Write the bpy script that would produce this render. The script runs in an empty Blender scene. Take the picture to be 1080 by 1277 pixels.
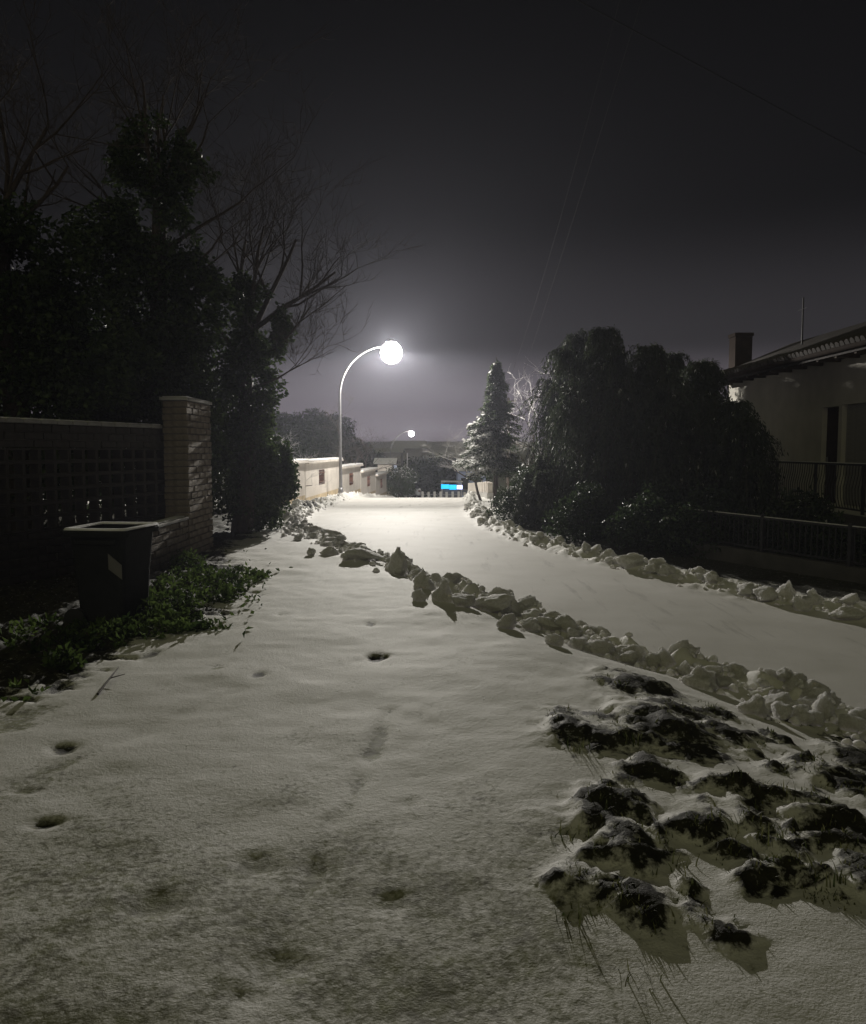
import bpy, bmesh, math, random
import numpy as np
from mathutils import Vector, Matrix

random.seed(7)
RNG = np.random.default_rng(11)
R = math.radians
scene = bpy.context.scene
COL = scene.collection

# ------------------------------------------------------------------ camera
CAM_Z = 1.55
PITCH = math.atan((638.5 - 560) / 1000)
cam_d = bpy.data.cameras.new('camera')
cam = bpy.data.objects.new('camera', cam_d)
COL.objects.link(cam)
cam.location = (0, 0, CAM_Z)
cam.rotation_euler = (math.pi / 2 - PITCH, 0, 0)
cam_d.sensor_fit = 'HORIZONTAL'
cam_d.sensor_width = 36
cam_d.lens = 36 * 1000 / 1080
cam_d.clip_start = 0.05
cam_d.clip_end = 5000
scene.camera = cam

# ------------------------------------------------------------------ world (overcast night sky)
SKY_ELEV, SKY_ROT = 40, 200
w = bpy.data.worlds.new('World')
scene.world = w
w.use_nodes = True
nt = w.node_tree
nt.nodes.clear()
sky = nt.nodes.new('ShaderNodeTexSky')
sky.sky_type = 'NISHITA'
sky.sun_disc = False
sky.sun_elevation = R(SKY_ELEV)
sky.sun_rotation = R(SKY_ROT)
hs = nt.nodes.new('ShaderNodeHueSaturation')
hs.inputs['Saturation'].default_value = 0.05
bg = nt.nodes.new('ShaderNodeBackground')
bg.inputs['Strength'].default_value = 1.0
wo = nt.nodes.new('ShaderNodeOutputWorld')
nt.links.new(sky.outputs[0], hs.inputs['Color'])
# light pollution of the valley town: the cloud is lighter towards the horizon
wtc = nt.nodes.new('ShaderNodeTexCoord')
wsx = nt.nodes.new('ShaderNodeSeparateXYZ')
nt.links.new(wtc.outputs['Generated'], wsx.inputs[0])
wcr = nt.nodes.new('ShaderNodeValToRGB')
wcr.color_ramp.interpolation = 'EASE'
els = wcr.color_ramp.elements
els[0].position, els[0].color = 0.0, (.27, .235, .27, 1)
els[1].position, els[1].color = .62, (.0026, .0026, .0029, 1)
for pos_, c_ in ((.055, (.13, .114, .131)), (.13, (.026, .0243, .0272)), (.28, (.0055, .0054, .006))):
    e_ = els.new(pos_)
    e_.color = (*c_, 1)
nt.links.new(wsx.outputs['Z'], wcr.inputs[0])
wad = nt.nodes.new('ShaderNodeMix')
wad.data_type = 'RGBA'
wad.blend_type = 'ADD'
wad.inputs[0].default_value = 1
wsc = nt.nodes.new('ShaderNodeMix')
wsc.data_type = 'RGBA'
wsc.blend_type = 'MULTIPLY'
wsc.inputs[0].default_value = 1
wsc.inputs[7].default_value = (.00015, .00015, .00015, 1)
nt.links.new(hs.outputs[0], wsc.inputs[6])
nt.links.new(wsc.outputs[2], wad.inputs[6])
nt.links.new(wcr.outputs[0], wad.inputs[7])
nt.links.new(wad.outputs[2], bg.inputs['Color'])
nt.links.new(bg.outputs[0], wo.inputs['Surface'])

# added very soft olive fill, standing in for cloud glow and snow bounce
fill_d = bpy.data.lights.new('fill_sun', 'SUN')
fill_d.energy = 0.2
fill_d.angle = R(60)
fill_d.color = (1.0, 0.97, 0.50)
fill_sun = bpy.data.objects.new('fill_sun', fill_d)
COL.objects.link(fill_sun)
fill_sun.rotation_euler = (R(90 - SKY_ELEV), 0, R(-20))

LAMP_POWER = 23000
HAZE_DENSITY = 0.00078

# ------------------------------------------------------------------ render settings
scene.view_settings.view_transform = 'Standard'
scene.view_settings.look = 'None'
scene.view_settings.exposure = 0
scene.view_settings.gamma = 1
cy = scene.cycles
cy.use_denoising = True
cy.max_bounces = 5
cy.diffuse_bounces = 3
cy.glossy_bounces = 2
cy.transmission_bounces = 2
cy.volume_bounces = 1
cy.transparent_max_bounces = 6
cy.sample_clamp_indirect = 4
cy.sample_clamp_direct = 0


# ------------------------------------------------------------------ noise
def _hash(ix, iy, iz, s):
    h = (ix.astype(np.int64) * 374761393 + iy.astype(np.int64) * 668265263 + iz.astype(np.int64) * 2147483647 + s * 1274126177) & 0xFFFFFFFF
    h = ((h ^ (h >> 13)) * 1274126177) & 0xFFFFFFFF
    h = ((h ^ (h >> 16)) * 2246822519) & 0xFFFFFFFF
    return ((h ^ (h >> 15)) & 0xFFFFFF) / float(0xFFFFFF) * 2 - 1


def noise3(x, y, z, s=0):
    x, y, z = np.broadcast_arrays(np.asarray(x, float), np.asarray(y, float), np.asarray(z, float))
    ix, iy, iz = np.floor(x), np.floor(y), np.floor(z)
    fx, fy, fz = x - ix, y - iy, z - iz
    u, v, q = [f * f * f * (f * (f * 6 - 15) + 10) for f in (fx, fy, fz)]
    r = 0
    for a in (0, 1):
        for b in (0, 1):
            for c in (0, 1):
                r = r + _hash(ix + a, iy + b, iz + c, s) * (u if a else 1 - u) * (v if b else 1 - v) * (q if c else 1 - q)
    return r


def noise2(x, y, s=0):
    x, y = np.broadcast_arrays(np.asarray(x, float), np.asarray(y, float))
    ix, iy = np.floor(x), np.floor(y)
    fx, fy = x - ix, y - iy
    u, v = [f * f * f * (f * (f * 6 - 15) + 10) for f in (fx, fy)]
    z = np.zeros_like(ix)
    r = 0
    for a in (0, 1):
        for b in (0, 1):
            r = r + _hash(ix + a, iy + b, z, s) * (u if a else 1 - u) * (v if b else 1 - v)
    return r


def sstep(a, b, x):
    t = np.clip((np.asarray(x, float) - a) / (b - a), 0, 1)
    return t * t * (3 - 2 * t)


# ------------------------------------------------------------------ photo point to place
CA, SA = math.cos(PITCH), math.sin(PITCH)


def ray(px, py):
    xc, yc = (px - 540) / 1000, (638.5 - py) / 1000
    return np.array([xc, CA + yc * SA, -SA + yc * CA])


def at(px, py, Y):
    d = ray(px, py)
    d = d / d[1] * Y
    return Vector((d[0], d[1], CAM_Z + d[2]))


# ------------------------------------------------------------------ ground shape
LY = [-30, -5, 4, 6.0, 6.6, 7.36, 8.5, 10, 12.6, 16.25, 21.7, 27, 38, 64, 95, 150]
LX = [30, 9, 4.2, 3.24, 2.77, 2.35, 1.87, 1.2, .25, -1.3, -3.2, -3.85, -3.75, -3.0, -2.6, -2]
RY = [-30, -5, 4, 7.4, 9.07, 9.75, 10.95, 12.8, 15.2, 18, 21.2, 25.6, 33, 45, 64, 95, 150]
RX = [36, 15, 7.9, 5.9, 4.9, 4.5, 3.94, 3.33, 2.5, 1.8, 1.35, 1.15, 1.3, 1.9, 3.0, 4.5, 6]
ZY = [-40, 10, 24, 38, 50, 64, 95, 150, 300, 480, 700, 1000]
ZR = [-.42, -.42, -.55, -.75, -1.5, -2.4, -4.4, -6.5, -9, -3, 7, 11]
UY = [-40, 1, 4, 8, 14, 20, 27, 38, 50, 64, 95, 150, 300, 480, 700, 1000]
ZU = [.14, .12, .055, -.04, -.15, -.32, -.5, -.72, -1.45, -2.35, -4.35, -6.5, -9, -3, 7, 11]


LSH = [.15, .2, .25, .25, .28, .32, .42, .52, .62, .62, .42, .2, 0, 0, 0, 0]
LX = [a - b for a, b in zip(LX, LSH)]


def edge_l(y):
    return np.interp(y, LY, LX)


def edge_r(y):
    return np.interp(y, RY, RX)


# hummocks on the bank (photo centre, half width and half height in photo pixels, height m)
MOUNDS = [(785, 862, 45, 20, .10), (735, 950, 62, 24, .13), (800, 930, 48, 30, .15), (845, 955, 40, 26, .11), (830, 908, 52, 14, .09),
          (738, 922, 16, 10, .05), (700, 912, 20, 8, .03), (905, 945, 42, 14, .08), (960, 942, 9, 7, .05), (1010, 995, 20, 16, .08), (1062, 962, 34, 24, .11),
          (1045, 1025, 44, 24, .11), (905, 1040, 52, 13, .10), (955, 1062, 32, 14, .09), (815, 1005, 32, 20, .10), (735, 1062, 46, 32, .12),
          (785, 1062, 22, 26, .10), (765, 1125, 52, 36, .12), (825, 1112, 18, 24, .08), (872, 1098, 40, 22, .12), (905, 1140, 30, 20, .08),
          (925, 1088, 26, 20, .09), (1030, 1110, 52, 26, .11), (725, 1158, 46, 24, .10), (765, 1200, 26, 24, .07), (800, 1228, 28, 26, .08),
          (1000, 1195, 38, 18, .09), (1062, 1195, 32, 20, .08), (965, 1010, 22, 9, .05), (700, 935, 14, 7, .03), (880, 905, 24, 7, .04), (1050, 915, 30, 10, .05),
          (940, 1185, 30, 22, .05), (880, 1245, 40, 20, .04), (975, 1140, 26, 12, .06), (1000, 1060, 20, 12, .06), (760, 870, 20, 8, .05)]
_mr = random.Random(77)
for _ in range(46):
    _x, _y = _mr.uniform(735, 1085), _mr.uniform(880, 1235)
    if _mr.random() < .45:
        _x = _mr.uniform(930, 1090)
    MOUNDS.append((_x, _y, _mr.uniform(7, 22), _mr.uniform(5, 13), _mr.uniform(.03, .085)))
# dips: footprints and melt holes (photo x, y, half width, half height, depth, bare)
DIPS = [(471, 819, 12, 5, .06, 1.0), (82, 946, 18, 8, .05, 1.0), (60, 1048, 18, 8, .035, .8), (325, 1106, 26, 18, .025, .55), (195, 1166, 34, 18, .03, .6),
        (485, 1155, 24, 14, .025, .5), (395, 1108, 16, 18, .03, .55), (350, 1238, 44, 18, .025, .55), (322, 845, 8, 4, .03, .9), (462, 776, 7, 3, .03, .9),
        (35, 1008, 12, 5, .02, .6), (520, 985, 7, 5, .012, .4), (420, 715, 7, 3, .03, .6), (398, 690, 8, 3, .03, .7), (513, 1022, 10, 8, .015, .4),
        (270, 835, 10, 4, .015, .4), (540, 890, 4, 5, .015, .4), (20, 905, 34, 20, .03, .6), (190, 815, 9, 4, .03, .8), (470, 930, 10, 12, .015, .35), (350, 762, 7, 2, .02, .5)]
_flat = lambda px, py, z: (lambda d: np.array([d[0], d[1]]) * ((z - CAM_Z) / d[2]))(ray(px, py))


def _spots(lst, zf):
    out = []
    for a in lst:
        z = zf(a)
        c = _flat(a[0], a[1], z)
        ex = abs(_flat(a[0] + a[2], a[1], z)[0] - c[0])
        ey = abs(_flat(a[0], a[1] - a[3], z)[1] - _flat(a[0], a[1] + a[3], z)[1]) / 2
        out.append((c[0], c[1], ex, ey) + tuple(a[4:]))
    return out


MS = _spots(MOUNDS, lambda a: -.08 - .0004 * max(0, a[0] - 700))
DS = _spots(DIPS, lambda a: 0.0)
TRACK = [_flat(*p, 0) for p in ((487, 895), (462, 960), (432, 1030), (395, 1105), (352, 1200), (318, 1275))]
TRACK2 = [_flat(*p, 0) for p in ((300, 862), (215, 905), (120, 950), (20, 1000))]


def seg_dist(x, y, pts):
    best = np.full(x.shape, 1e9)
    for a, b in zip(pts[:-1], pts[1:]):
        ab = b - a
        t = np.clip(((x - a[0]) * ab[0] + (y - a[1]) * ab[1]) / (ab @ ab), 0, 1)
        best = np.minimum(best, np.hypot(x - a[0] - t * ab[0], y - a[1] - t * ab[1]))
    return best


def ground(x, y, full=False):
    """height, and how bare or shade-darkened (soil) and how thinly snowed the place is"""
    x = np.asarray(x, float)
    y = np.asarray(y, float)
    x, y = np.broadcast_arrays(x, y)
    el, er = edge_l(y), edge_r(y)
    slope = np.interp(y, [4, 8, 14, 20, 30], [.62, .82, .92, .9, 1])
    dl = (el - x) * slope           # >0 left of the road
    dr = (x - er) * slope           # >0 right of the road
    zr = np.interp(y, ZY, ZR)
    zu = np.interp(y, UY, ZU)
    bank = np.interp(y, [0, 6, 9, 14], [2.2, 1.7, 1.1, .9])
    z = zr + (zu - zr) * sstep(-.05, 1, dl / bank)
    z = z + sstep(0, 3, dr) * np.interp(y, [0, 30, 60], [.18, .1, 0])
    near = np.exp(-np.maximum(y - 10, 0) / 14)
    n1 = noise2(x * .9, y * .9, 1)
    n2 = noise2(x * 2.6 + 5, y * 2.6, 2)
    n3 = noise2(x * 7.5, y * 7.5, 3)
    n4 = noise2(x * 22, y * 22, 4)
    off = np.clip(np.maximum(dl, dr) * 3, 0, 1)       # 0 on the ploughed road
    amp = .25 + .75 * off
    z = z + amp * (.016 * n1 + .008 * n2) * (y < 60) + near * amp * (.0035 * n3 + .0012 * n4)
    # ploughed ridges
    lum = .55 + .45 * noise2(x * 4.3, y * 4.3, 9) + .35 * noise2(x * 10, y * 10, 10)
    rl = np.exp(-((dl - .28) / .25) ** 2) * np.interp(y, [3, 8, 20, 30, 60], [.17, .22, .28, .3, .16])
    rr = np.exp(-((dr - .25) / .26) ** 2) * np.interp(y, [3, 8, 20, 32, 60], [.12, .13, .2, .34, .2])
    wide = np.exp(-((dl - .75) / .45) ** 2) * sstep(14, 24, y) * .14
    z = z + (rl + rr + wide) * np.clip(lum, .1, 1.4) * (y < 75)
    if full or True:
        soil_shade = np.zeros_like(z)
        thin = .2 * sstep(4.5, 1.4, y) * (dl > 0) + .1 * sstep(9, 3, y) * (dl > 0)
        thin = thin * (1 - .75 * sstep(.35, .9, x))
        m = y < 9
        if m.any():
            xm, ym = x[m], y[m]
            zz, so, th = z[m], soil_shade[m], thin[m]
            wob = .35 * noise2(xm * 9, ym * 9, 21) + .25 * noise2(xm * 24, ym * 24, 22)
            wx = xm + .07 * noise2(xm * 5.5, ym * 5.5, 23) + .03 * noise2(xm * 15, ym * 15, 25)
            wy = ym + .09 * noise2(xm * 5.5, ym * 5.5, 24) + .035 * noise2(xm * 15, ym * 15, 26)
            bk = np.zeros_like(zz)
            for cx, cy_, ex, ey, h in MS:
                ey = max(ey, .06)
                q = np.hypot((wx - cx) / ex, (wy - cy_) / ey)
                s_ = q < 2.2
                if not s_.any():
                    continue
                qq = q[s_] + wob[s_] * .45
                ramp = sstep(1.35, .1, qq)
                zz[s_] = zz[s_] + h * .42 * ramp * (1 + .5 * wob[s_])
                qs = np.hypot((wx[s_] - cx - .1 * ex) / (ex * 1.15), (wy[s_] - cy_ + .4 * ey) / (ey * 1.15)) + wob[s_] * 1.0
                so[s_] = np.maximum(so[s_], 1.0 * sstep(1.3, .25, qs))  # exposed grass and soil, plus the hummock's lee-side shade painted dark
                bk[s_] = np.maximum(bk[s_], sstep(2.1, .6, q[s_]))
            rg = .5 - np.abs(noise2(wx * 6, wy * 6, 27)) + .5 * (.5 - np.abs(noise2(wx * 13, wy * 13, 28))) + .3 * noise2(wx * 28, wy * 28, 29)
            zz += bk * (.026 * rg + .008 * noise2(xm * 34, ym * 34, 30))
            for cx, cy_, ex, ey, dp, bare in DS:
                q = np.hypot((xm - cx) / ex, (ym - cy_) / ey) + wob * .8
                zz -= dp * .55 * sstep(1.6, .2, q)
                so[:] = np.maximum(so, (bare if bare > .7 else .42 * bare) * sstep(1.25, .5, q))
                th[:] = np.maximum(th, .6 * bare * sstep(1.7, .3, q))
            for trk, dep, ww in ((TRACK, .013, .045), (TRACK2, .01, .06)):
                dt = seg_dist(xm, ym, trk) + .03 * noise2(xm * 6, ym * 6, 31)
                g = np.exp(-(dt / ww) ** 2)
                zz -= dep * g
                th[:] = np.maximum(th, .42 * g * (.55 + .7 * noise2(xm * 3, ym * 3, 33)))
            z, soil_shade, thin = z.copy(), soil_shade.copy(), thin.copy()
            z[m], soil_shade[m], thin[m] = zz, so, th
        # dark soil-coloured strip in front of the garden wall and under the trees
        ex_ = np.interp(y, [0, 4.4, 5.3, 6.3, 7.5, 9.5, 11, 13, 16, 19], [-3.2, -2.75, -2.45, -2.3, -2.15, -2.3, -2.75, -3.55, -3.75, -4.2])
        bare = sstep(.25, -.15, x - ex_ + .25 * n2 + .14 * n3 + .06 * n4) * (y < 30) * (y > -20)
        soil_shade = np.maximum(soil_shade, bare)
        soil_shade = np.maximum(soil_shade, sstep(.62, .95, dr + .2 * n2 + .12 * n3) * (y < 26) * (y > 2))  # dark soil, also painting in the tree shade beyond the right ridge
        z = z + .05 * bare * (n3 + n4) * .6
        return z, soil_shade, thin


def gz(x, y):
    return float(ground(np.array([x]), np.array([y]))[0][0])


_TY = np.geomspace(.9, 110, 1400)


def on_ground(px, py):
    d = ray(px, py)
    xs = d[0] / d[1] * _TY
    zs = CAM_Z + d[2] / d[1] * _TY
    g = ground(xs, _TY)[0]
    k = np.argmax(zs <= g)
    return Vector((xs[k], _TY[k], g[k]))


# ------------------------------------------------------------------ materials
def new_mat(name):
    m = bpy.data.materials.new(name)
    m.use_nodes = True
    n = m.node_tree
    return m, n, n.nodes['Principled BSDF']


def mat(name, col, rough=.7, var=.25, scale=6.0, bump=0.0, bscale=40.0, metal=0.0, col2=None, spec=.5, detail=4):
    m, n, b = new_mat(name)
    tc = n.nodes.new('ShaderNodeTexCoord')
    no = n.nodes.new('ShaderNodeTexNoise')
    no.inputs['Scale'].default_value = scale
    no.inputs['Detail'].default_value = detail
    n.links.new(tc.outputs['Object'], no.inputs['Vector'])
    cr = n.nodes.new('ShaderNodeValToRGB')
    c2 = col2 or tuple(min(1, c * (1 + var)) for c in col)
    cr.color_ramp.elements[0].position = .3
    cr.color_ramp.elements[1].position = .7
    cr.color_ramp.elements[0].color = (*[c * (1 - var) for c in col], 1)
    cr.color_ramp.elements[1].color = (*c2, 1)
    n.links.new(no.outputs[0], cr.inputs[0])
    n.links.new(cr.outputs[0], b.inputs['Base Color'])
    b.inputs['Roughness'].default_value = rough
    b.inputs['Metallic'].default_value = metal
    b.inputs['Specular IOR Level'].default_value = spec
    if bump:
        n2 = n.nodes.new('ShaderNodeTexNoise')
        n2.inputs['Scale'].default_value = bscale
        n2.inputs['Detail'].default_value = 5
        n.links.new(tc.outputs['Object'], n2.inputs['Vector'])
        bp = n.nodes.new('ShaderNodeBump')
        bp.inputs['Strength'].default_value = bump
        bp.inputs['Distance'].default_value = .02
        n.links.new(n2.outputs[0], bp.inputs['Height'])
        n.links.new(bp.outputs[0], b.inputs['Normal'])
    return m


def emit_mat(name, col, strength):
    m, n, b = new_mat(name)
    b.inputs['Base Color'].default_value = (*col, 1)
    b.inputs['Emission Color'].default_value = (*col, 1)
    b.inputs['Emission Strength'].default_value = strength
    return m


def ground_mat(name, packed):
    m, n, b = new_mat(name)
    L = n.links.new
    geo = n.nodes.new('ShaderNodeNewGeometry')

    def noi(scale, detail=4, rough=.55):
        t = n.nodes.new('ShaderNodeTexNoise')
        t.inputs['Scale'].default_value = scale
        t.inputs['Detail'].default_value = detail
        t.inputs['Roughness'].default_value = rough
        L(geo.outputs['Position'], t.inputs['Vector'])
        return t

    def ramp(src, p0, p1, c0, c1):
        r = n.nodes.new('ShaderNodeValToRGB')
        r.color_ramp.elements[0].position, r.color_ramp.elements[1].position = p0, p1
        r.color_ramp.elements[0].color, r.color_ramp.elements[1].color = (*c0, 1), (*c1, 1)
        L(src, r.inputs[0])
        return r.outputs[0]

    def math_(op, a, b_):
        t = n.nodes.new('ShaderNodeMath')
        t.operation = op
        for i, v in enumerate((a, b_)):
            if isinstance(v, (int, float)):
                t.inputs[i].default_value = v
            else:
                L(v, t.inputs[i])
        return t.outputs[0]

    def mixc(f, a, b_):
        t = n.nodes.new('ShaderNodeMix')
        t.data_type = 'RGBA'
        L(f, t.inputs[0])
        L(a, t.inputs[6])
        L(b_, t.inputs[7])
        return t.outputs[2]

    def attr(nm):
        t = n.nodes.new('ShaderNodeAttribute')
        t.attribute_name = nm
        return t.outputs['Fac']
    if packed:
        snow = ramp(noi(1.3, 5).outputs[0], .3, .75, (.62, .605, .57), (.74, .725, .70))
    else:
        snow = ramp(noi(1.1, 5).outputs[0], .3, .75, (.74, .73, .69), (.83, .82, .785))
    grass = ramp(noi(13, 4).outputs[0], .35, .7, (.09, .085, .035), (.20, .215, .06))
    soil_shade = ramp(noi(16, 5).outputs[0], .3, .75, (.014, .012, .009), (.05, .05, .026))
    # thin snow lets grass show in small flecks
    fl = noi(34, 3, .7)
    pat = noi(2.4, 3)
    f = math_('ADD', math_('MULTIPLY', fl.outputs[0], .75), math_('MULTIPLY', pat.outputs[0], .55))
    t1 = math_('ADD', f, attr('thin'))
    mask = ramp(t1, .83, 1.25, (0, 0, 0), (.8, .8, .8))
    c = mixc(mask, snow, grass)
    sf = noi(26, 3, .7)
    s1 = math_('ADD', math_('MULTIPLY', attr('soil_shade'), 1.15), math_('MULTIPLY', math_('SUBTRACT', sf.outputs[0], .5), 2.0))
    smask = ramp(s1, .42, .95, (0, 0, 0), (1, 1, 1))
    c = mixc(smask, c, soil_shade)
    if packed:
        # scraped tyre streaks along the road
        mp = n.nodes.new('ShaderNodeMapping')
        mp.inputs['Rotation'].default_value = (0, 0, R(-20))
        mp.inputs['Scale'].default_value = (3.4, .35, 1)
        L(geo.outputs['Position'], mp.inputs['Vector'])
        st = n.nodes.new('ShaderNodeTexNoise')
        st.inputs['Scale'].default_value = 1.6
        st.inputs['Detail'].default_value = 6
        st.inputs['Roughness'].default_value = .65
        L(mp.outputs[0], st.inputs['Vector'])
        smk = ramp(st.outputs[0], .58, .76, (0, 0, 0), (.55, .55, .55))
        drk = ramp(noi(30).outputs[0], .3, .7, (.10, .095, .085), (.3, .29, .27))
        c = mixc(smk, c, drk)
    L(c, b.inputs['Base Color'])
    b.inputs['Roughness'].default_value = .75
    b.inputs['Specular IOR Level'].default_value = .25
    bp = n.nodes.new('ShaderNodeBump')
    bp.inputs['Strength'].default_value = .5 if not packed else .35
    bp.inputs['Distance'].default_value = .006
    h = math_('ADD', noi(120, 3, .6).outputs[0], math_('MULTIPLY', noi(38, 3, .6).outputs[0], 1.4))
    L(h, bp.inputs['Height'])
    L(bp.outputs[0], b.inputs['Normal'])
    return m


def leaf_mat(name, c0, c1, rough=.5, spec=.4):
    m, n, b = new_mat(name)
    L = n.links.new
    at_ = n.nodes.new('ShaderNodeAttribute')
    at_.attribute_name = 'tint'
    cr = n.nodes.new('ShaderNodeValToRGB')
    cr.color_ramp.elements[0].color = (*c0, 1)
    cr.color_ramp.elements[1].color = (*c1, 1)
    L(at_.outputs['Fac'], cr.inputs[0])
    L(cr.outputs[0], b.inputs['Base Color'])
    b.inputs['Roughness'].default_value = rough
    b.inputs['Specular IOR Level'].default_value = spec
    tl = n.nodes.new('ShaderNodeBsdfTranslucent')
    L(cr.outputs[0], tl.inputs['Color'])
    mx = n.nodes.new('ShaderNodeMixShader')
    mx.inputs[0].default_value = .35
    L(b.outputs[0], mx.inputs[1])
    L(tl.outputs[0], mx.inputs[2])
    L(mx.outputs[0], n.nodes['Material Output'].inputs['Surface'])
    return m


M = {}
M['ground'] = ground_mat('snowy_ground', False)
M['road'] = ground_mat('packed_snow_road', True)
M['snow'] = mat('loose_snow', (.78, .775, .765), .7, .06, 5, .6, 45, spec=.25)
M['dirty_snow'] = mat('ploughed_snow', (.66, .645, .615), .75, .12, 9, .8, 40, col2=(.78, .775, .76), spec=.25)
M['block'] = mat('tuff_block', (.20, .165, .115), .9, .3, 7, .9, 45)
M['mortar'] = mat('mortar', (.13, .12, .10), .95, .2, 14, .6, 60)
M['breeze'] = mat('cement_breeze_block', (.075, .068, .06), .9, .2, 9, .5, 60)
M['bin'] = mat('bin_plastic', (.014, .016, .015), .7, .25, 10, .1, 80, spec=.2)
M['rubber'] = mat('rubber', (.02, .02, .02), .8)
M['grey_patch'] = mat('grey_patch', (.16, .155, .145), .5, .1, 9)
M['bark'] = mat('bark', (.055, .042, .032), .95, .35, 12, .9, 30)
M['twig'] = mat('twig', (.06, .047, .038), .9, .3, 9)
M['snow_twig'] = mat('snow_on_twigs', (.62, .60, .60), .8, .2, 12)
M['ivy'] = leaf_mat('ivy_leaf', (.018, .035, .012), (.075, .11, .035), .45, .3)
M['laurel'] = leaf_mat('evergreen_leaf', (.014, .026, .012), (.05, .075, .03), .5, .4)
M['cypress'] = leaf_mat('cypress_leaf', (.022, .032, .018), (.08, .10, .06), .6, .3)
M['spruce'] = leaf_mat('spruce_needle', (.02, .035, .016), (.075, .10, .05), .6, .3)
M['weed'] = leaf_mat('weed_leaf', (.025, .045, .012), (.13, .19, .05), .85, .08)
M['grass'] = leaf_mat('grass_blade', (.05, .07, .02), (.20, .20, .09), .6, .3)
M['snowleaf'] = leaf_mat('snow_on_leaves', (.6, .6, .58), (.8, .8, .79), .7, .2)
M['render'] = mat('house_render', (.46, .44, .39), .9, .1, 2, .3, 60)
M['dark_wall'] = mat('dark_plinth', (.09, .085, .08), .95, .2, 3, .4, 40)
M['tile'] = mat('roof_tile', (.05, .042, .038), .85, .3, 8, .4, 30)
M['shutter_dark'] = mat('dark_shutter', (.035, .025, .02), .9, .2, 5, spec=.1)
M['shutter_grey'] = mat('grey_shutter', (.26, .255, .24), .6, .1, 5)
M['iron'] = mat('dark_iron', (.03, .03, .03), .5, .2, 10, metal=.4)
M['galv'] = mat('galvanised_steel', (.24, .24, .245), .45, .12, 12, metal=.5)
M['cream'] = mat('cream_wall', (.60, .55, .49), .9, .1, 1.2, .3, 40, col2=(.68, .63, .57))
M['ochre'] = mat('ochre_damp', (.46, .37, .24), .9, .3, 3, .3, 30)
M['rust'] = mat('rusty_grille', (.13, .06, .04), .8, .3, 12)
M['cement'] = mat('cement', (.42, .41, .39), .9, .15, 6, .4, 40)
M['wood'] = mat('pole_wood', (.09, .07, .055), .9, .3, 10, .5, 30)
M['cable'] = mat('cable', (.018, .018, .018), .9, .1, 5, spec=.1)
M['glass'] = mat('window_glass', (.02, .022, .025), .1, .1, 3)
M['carpaint'] = mat('car_paint', (.35, .36, .38), .3, .08, 3)
M['blue_lit_wall'] = mat('blue_glow_wall', (.36, .42, .62), .85, .08, 2)  # blue glow from the kiosk put into the wall colour
M['farwall'] = mat('far_house_wall', (.35, .33, .31), .9, .15, .6)
def bloom_mat(name, col, strength):
    # glowing ball widened to stand for the lamp's bloom: light passes out through it
    m, n, b = new_mat(name)
    n.nodes.remove(b)
    tr = n.nodes.new('ShaderNodeBsdfTransparent')
    em = n.nodes.new('ShaderNodeEmission')
    em.inputs['Color'].default_value = (*col, 1)
    em.inputs['Strength'].default_value = strength
    ad = n.nodes.new('ShaderNodeAddShader')
    n.links.new(tr.outputs[0], ad.inputs[0])
    n.links.new(em.outputs[0], ad.inputs[1])
    n.links.new(ad.outputs[0], n.nodes['Material Output'].inputs['Surface'])
    return m


M['bloom_ball'] = bloom_mat('lamp_bloom', (1, .985, .96), 5)
M['bloom_ball2'] = bloom_mat('lamp_bloom_far', (1, .97, .98), 9)
M['cyan'] = emit_mat('cyan_light', (.0, .42, .95), 1.6)
M['violet'] = emit_mat('violet_light', (.55, .6, 1.0), 2.2)
M['winlit'] = emit_mat('lit_windows', (.62, .68, .85), .55)


# ------------------------------------------------------------------ object helpers
def link(name, me, m=None, parent=None):
    o = bpy.data.objects.new(name, me)
    COL.objects.link(o)
    if m is not None and me is not None and not me.materials:
        me.materials.append(m if not isinstance(m, str) else M[m])
    if parent is not None:
        o.parent = parent
    return o


def tag(o, label=None, cat=None, group=None, kind=None):
    for k, v in (('label', label), ('category', cat), ('group', group), ('kind', kind)):
        if v:
            o[k] = v
    return o


def thing(name, label, cat, loc=(0, 0, 0), rz=0, group=None):
    o = bpy.data.objects.new(name, None)
    COL.objects.link(o)
    o.location = loc
    o.rotation_euler = (0, 0, rz)
    o.empty_display_size = .2
    return tag(o, label, cat, group)


def np_mesh(name, V, F4=None, F3=None, smooth=False, tint=None):
    me = bpy.data.meshes.new(name)
    V = np.asarray(V, np.float32)
    faces = []
    nq = 0 if F4 is None else len(F4)
    n3 = 0 if F3 is None else len(F3)
    me.vertices.add(len(V))
    me.vertices.foreach_set('co', V.ravel())
    loops = np.concatenate([a.ravel() for a in (F4, F3) if a is not None and len(a)]).astype(np.int32)
    me.loops.add(len(loops))
    me.loops.foreach_set('vertex_index', loops)
    me.polygons.add(nq + n3)
    ls = np.concatenate([np.arange(nq) * 4, nq * 4 + np.arange(n3) * 3]).astype(np.int32)
    me.polygons.foreach_set('loop_start', ls)
    if smooth:
        me.polygons.foreach_set('use_smooth', np.ones(nq + n3, bool))
    if tint is not None:
        a = me.attributes.new('tint', 'FLOAT', 'POINT')
        a.data.foreach_set('value', np.asarray(tint, np.float32))
    me.update(calc_edges=True)
    return me


def bm_mesh(bm, name, smooth=False):
    me = bpy.data.meshes.new(name)
    bm.normal_update()
    bm.to_mesh(me)
    bm.free()
    if smooth:
        for p in me.polygons:
            p.use_smooth = True
    return me


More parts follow.
